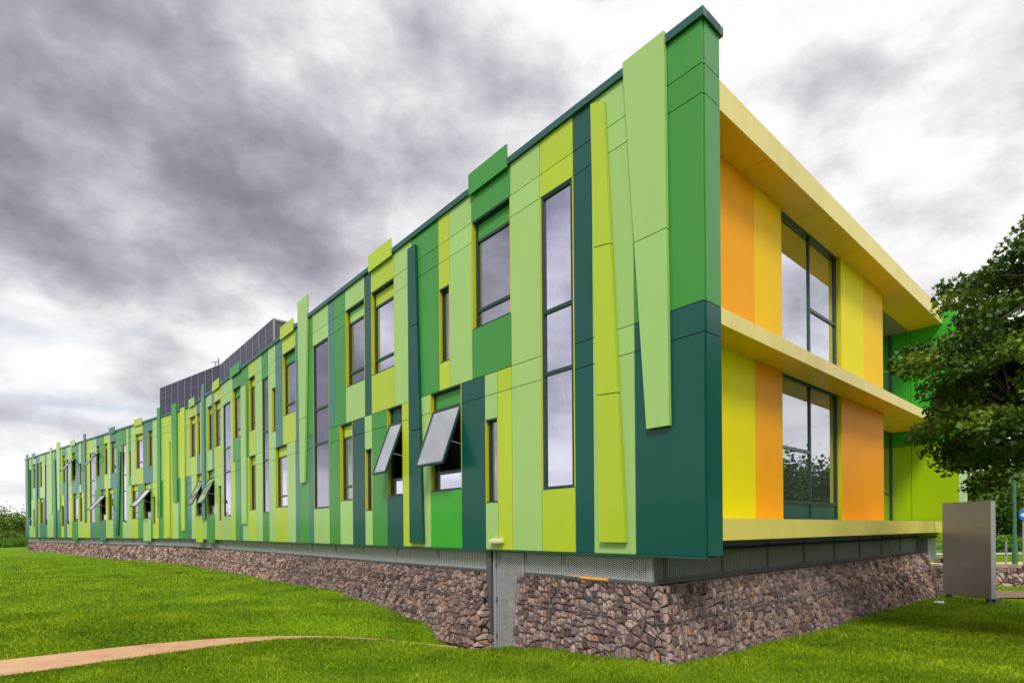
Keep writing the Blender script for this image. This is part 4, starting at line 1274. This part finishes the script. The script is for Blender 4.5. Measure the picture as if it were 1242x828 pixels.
# ------------------------------------------------------------------ lawn grass
def in_gabion(x, y):
    # keep blades off the stone walls: distances from the two planes
    u = -(x-C0.x)*D2.x - (y-C0.y)*D2.y          # outward from the green wall
    a = (x-C0.x)*D1.x + (y-C0.y)*D1.y           # behind the corner plane, leftwards
    t = -u
    return u, a, t
def grass(n, ylo, yhi, hgt, wid, seed, xm=1.12, curve=True):
    r = np.random.default_rng(seed)
    # density falls off with distance from the viewer's standpoint
    y = ylo * (yhi/ylo) ** r.uniform(0, 1, n)
    x = (r.uniform(-1, 1, n)) * (.94*xm) * y
    z = height(x, y)
    u, a, t = in_gabion(x, y)
    drop = GZT + ZB - z
    foot = BAT*np.clip(drop, .8, 2)              # how far the stones lean out there
    inside = (u < UG + foot*.93) & (a > AG - foot*.93) & (t < 17.0)
    pd, _ = path_dist(x, y)
    edgej = r.normal(0, .035, n)
    ok = ~inside & (pd > .02 + edgej)
    ok &= ~((x > 15) & (y > 17.7) & (y < 19.55)) & ~((x > 13.4) & (y > 21.8) & (y < 33.4))
    x, y, z, pdk = x[ok], y[ok], z[ok], pd[ok]; n = len(x)
    # patchy growth
    pat = np.sin(x*1.7+np.sin(y*1.3))*np.cos(y*2.1+x*.7)*.5 + np.sin(x*5.3+2*np.sin(y*4))*np.cos(y*6.1)*.3
    sc = np.clip(y/8, .9, 4)
    h = hgt * r.uniform(.5, 1.3, n) * (1 + .35*pat) * np.clip(sc, 1, 1.5); w = wid * sc * r.uniform(.7, 1.3, n)
    an = r.uniform(0, PI, n); dx, dy = np.cos(an)*w, np.sin(an)*w
    l = h * r.uniform(.2, 1.1, n); la = r.uniform(0, 2*PI, n); lx, ly = np.cos(la)*l, np.sin(la)*l
    V = np.stack([np.stack([x-dx, y-dy, z-.008], 1), np.stack([x+dx, y+dy, z-.008], 1),
                  np.stack([x+lx*.45+dx*.6, y+ly*.45+dy*.6, z+h*.62], 1), np.stack([x+lx, y+ly, z+h], 1)], 1)
    V[:, 3] = V[:, 3]
    var = np.clip(.45 + .22*pat + r.normal(0, .16, n), 0, 1)
    return V, var
V1, v1 = grass(330000, 4.6, 14, .040, .0042, 21)
V2, v2 = grass(260000, 9, 45, .036, .0055, 22)
V3, v3 = grass(26000, 4.6, 12, .062, .0062, 23)
keep = np.repeat(np.sin(V3[:, 0, 0]*2.3+1)*np.sin(V3[:, 0, 1]*3.1) + .3*np.sin(V3[:, 0, 0]*9) > .1, 1); V3, v3 = V3[keep], np.clip(v3[keep]+.12, 0, 1)
VV = np.concatenate([q.reshape(-1, 3) for q in (V1, V2, V3)])
o = np_mesh('grass', VV, 4, np.concatenate([v1, v2, v3]), M['blade'])
tag(o, 'short mown green grass covering the lawn around the building', 'grass', kind='stuff')

# buttercups and daisies
nr = np.random.default_rng(8); n = 420
y = 5.2*(20/5.2)**nr.uniform(0, 1, n); x = nr.uniform(-.95, .95, n)*y; z = height(x, y)
u, a, t = in_gabion(x, y); pd, _ = path_dist(x, y); ok = ~((u < UG+.95) & (a > AG-.95)) & (pd > .1)
cl = np.sin(x*.9+1)*np.cos(y*.8) > -.1
ok &= cl; x, y, z = x[ok], y[ok], z[ok]; n = len(x)
ang = np.arange(6)*PI/3
ring = np.stack([np.cos(ang), np.sin(ang), 0*ang], 1)*.010
V = (np.stack([x, y, z+.052], 1)[:, None, :] + ring[None]*np.clip(y/9, .8, 2)[:, None, None]).reshape(-1, 3)
o = np_mesh('lawn_flowers', V, 6, np.where(nr.uniform(0, 1, n) < .75, .2, .9), M['flower'])
tag(o, 'tiny yellow and white flowers scattered in the mown lawn', 'flowers', kind='stuff')

# ------------------------------------------------------------------ sky
W_ = bpy.data.worlds.new('World'); SC.world = W_; W_.use_nodes = True
nt = W_.node_tree; nt.nodes.clear(); L = nt.links.new
out = nt.nodes.new('ShaderNodeOutputWorld')
SUN_EL, SUN_AZ = math.radians(48), math.radians(192)     # azimuth clockwise from +Y
sky = nt.nodes.new('ShaderNodeTexSky'); sky.sky_type = 'NISHITA'; sky.sun_disc = False
sky.sun_elevation = SUN_EL; sky.sun_rotation = SUN_AZ
tc = nt.nodes.new('ShaderNodeTexCoord'); sx = N(nt, 'ShaderNodeSeparateXYZ'); L(tc.outputs['Generated'], sx.inputs[0])
def mth(op, a, b=None, c=None, clamp=False):
    n_ = N(nt, 'ShaderNodeMath', operation=op, use_clamp=clamp)
    for i, q in enumerate((a, b, c)):
        if q is None: continue
        if isinstance(q, (int, float)): n_.inputs[i].default_value = q
        else: L(q, n_.inputs[i])
    return n_.outputs[0]
zc = mth('MAXIMUM', sx.outputs[2], 0.0)
den = mth('ADD', mth('MULTIPLY', zc, 1.15), .20)
px_ = mth('DIVIDE', sx.outputs[0], den); py_ = mth('DIVIDE', sx.outputs[1], den)
cb = N(nt, 'ShaderNodeCombineXYZ'); L(px_, cb.inputs[0]); L(py_, cb.inputs[1]); cb.inputs[2].default_value = 3.7
rot = N(nt, 'ShaderNodeMapping'); rot.inputs['Rotation'].default_value = (0, 0, math.radians(SKY_ROT)); rot.inputs['Location'].default_value = SKY_LOC; rot.inputs['Scale'].default_value = (.8, 1.0, 1)
L(cb.outputs[0], rot.inputs['Vector'])
n1 = N(nt, 'ShaderNodeTexNoise', Scale=1.2, Detail=2.5, Roughness=.45, Distortion=.0); L(rot.outputs[0], n1.inputs['Vector'])
n2 = N(nt, 'ShaderNodeTexNoise', Scale=4.6, Detail=12.0, Roughness=.56, Distortion=.0); mp2 = N(nt, 'ShaderNodeMapping'); mp2.inputs['Scale'].default_value = (1, 1, 1.7); L(tc.outputs['Generated'], mp2.inputs['Vector']); L(mp2.outputs[0], n2.inputs['Vector'])
n3 = N(nt, 'ShaderNodeTexNoise', Scale=.22, Detail=3.0, Roughness=.5); L(rot.outputs[0], n3.inputs['Vector'])
v = mth('MULTIPLY_ADD', n2.outputs['Fac'], 1.45, mth('MULTIPLY_ADD', n1.outputs['Fac'], .95, -.48))
v = mth('MULTIPLY_ADD', n3.outputs['Fac'], .5, v)              # ~0.97 mean
# brighter to the right and near the horizon, darker high on the left
v = mth('MULTIPLY_ADD', sx.outputs[0], .03, v)
hz = mth('POWER', mth('SUBTRACT', 1.0, zc, clamp=True), 5.0)
v = mth('MULTIPLY_ADD', hz, .62, v)
# a heavy dark bank stands high to the left
dt = N(nt, 'ShaderNodeVectorMath', operation='DOT_PRODUCT'); L(tc.outputs['Generated'], dt.inputs[0]); dt.inputs[1].default_value = Vector((-.80, .46, .46)).normalized()
v = mth('MULTIPLY_ADD', mth('POWER', mth('MAXIMUM', dt.outputs['Value'], 0.0), 4.0), -SKY_BANK, v)
v = mth('SUBTRACT', v, SKY_OFF)
rp = ramp(nt, [(.0, (.17, .175, .22)), (.22, (.27, .275, .33)), (.42, (.43, .43, .49)), (.60, (.66, .65, .70)), (.78, (.95, .95, .97)), (1, (1.15, 1.15, 1.15))])
L(v, rp.inputs[0])
# breaks of blue low over the horizon
band = mth('MULTIPLY', mth('GREATER_THAN', .32, zc), 1.0)
n4 = N(nt, 'ShaderNodeTexNoise', Scale=1.0, Detail=5.0, Roughness=.5)
mp4 = N(nt, 'ShaderNodeMapping'); mp4.inputs['Scale'].default_value = (2.2, 2.2, 17); mp4.inputs['Location'].default_value = (3.1, .4, 1.9); L(tc.outputs['Generated'], mp4.inputs['Vector']); L(mp4.outputs[0], n4.inputs['Vector'])
bl = mth('MULTIPLY', mth('SUBTRACT', n4.outputs['Fac'], .50), 5.0, clamp=True)
lowm = mth('MULTIPLY', mth('SUBTRACT', .34, zc), 6.0, clamp=True)
bl = mth('MULTIPLY', mth('MULTIPLY', bl, lowm), .6)
skb = N(nt, 'ShaderNodeVectorMath', operation='SCALE'); L(sky.outputs[0], skb.inputs[0]); skb.inputs['Scale'].default_value = .11
mx = N(nt, 'ShaderNodeMix', data_type='RGBA'); L(bl, mx.inputs[0]); L(rp.outputs[0], mx.inputs[6]); L(skb.outputs[0], mx.inputs[7])
bg = nt.nodes.new('ShaderNodeBackground'); L(mx.outputs[2], bg.inputs['Color']); bg.inputs['Strength'].default_value = 1.0
L(bg.outputs[0], out.inputs[0])

sl = bpy.data.lights.new('sun', 'SUN'); sl.energy = SUN_E; sl.angle = math.radians(14); sl.color = (1, .96, .88)
so = bpy.data.objects.new('sun', sl); COL.objects.link(so)
sd = Vector((math.sin(SUN_AZ)*math.cos(SUN_EL), math.cos(SUN_AZ)*math.cos(SUN_EL), math.sin(SUN_EL)))
so.rotation_euler = sd.to_track_quat('Z', 'Y').to_euler()

# ------------------------------------------------------------------ camera
cd = bpy.data.cameras.new('camera'); cam = bpy.data.objects.new('camera', cd); COL.objects.link(cam)
cam.location = (0, 0, 2.0); cam.rotation_euler = (math.radians(90), math.radians(.45), 0)
cd.sensor_width = 36; cd.lens = 674/1242*36; cd.shift_y = (641.4-414)/1242; cd.clip_end = 5000; cd.clip_start = .1
SC.camera = cam
SC.view_settings.view_transform = 'Standard'; SC.view_settings.look = 'None'; SC.view_settings.exposure = 0; SC.view_settings.gamma = 1
SC.cycles.max_bounces = 6; SC.cycles.transparent_max_bounces = 12
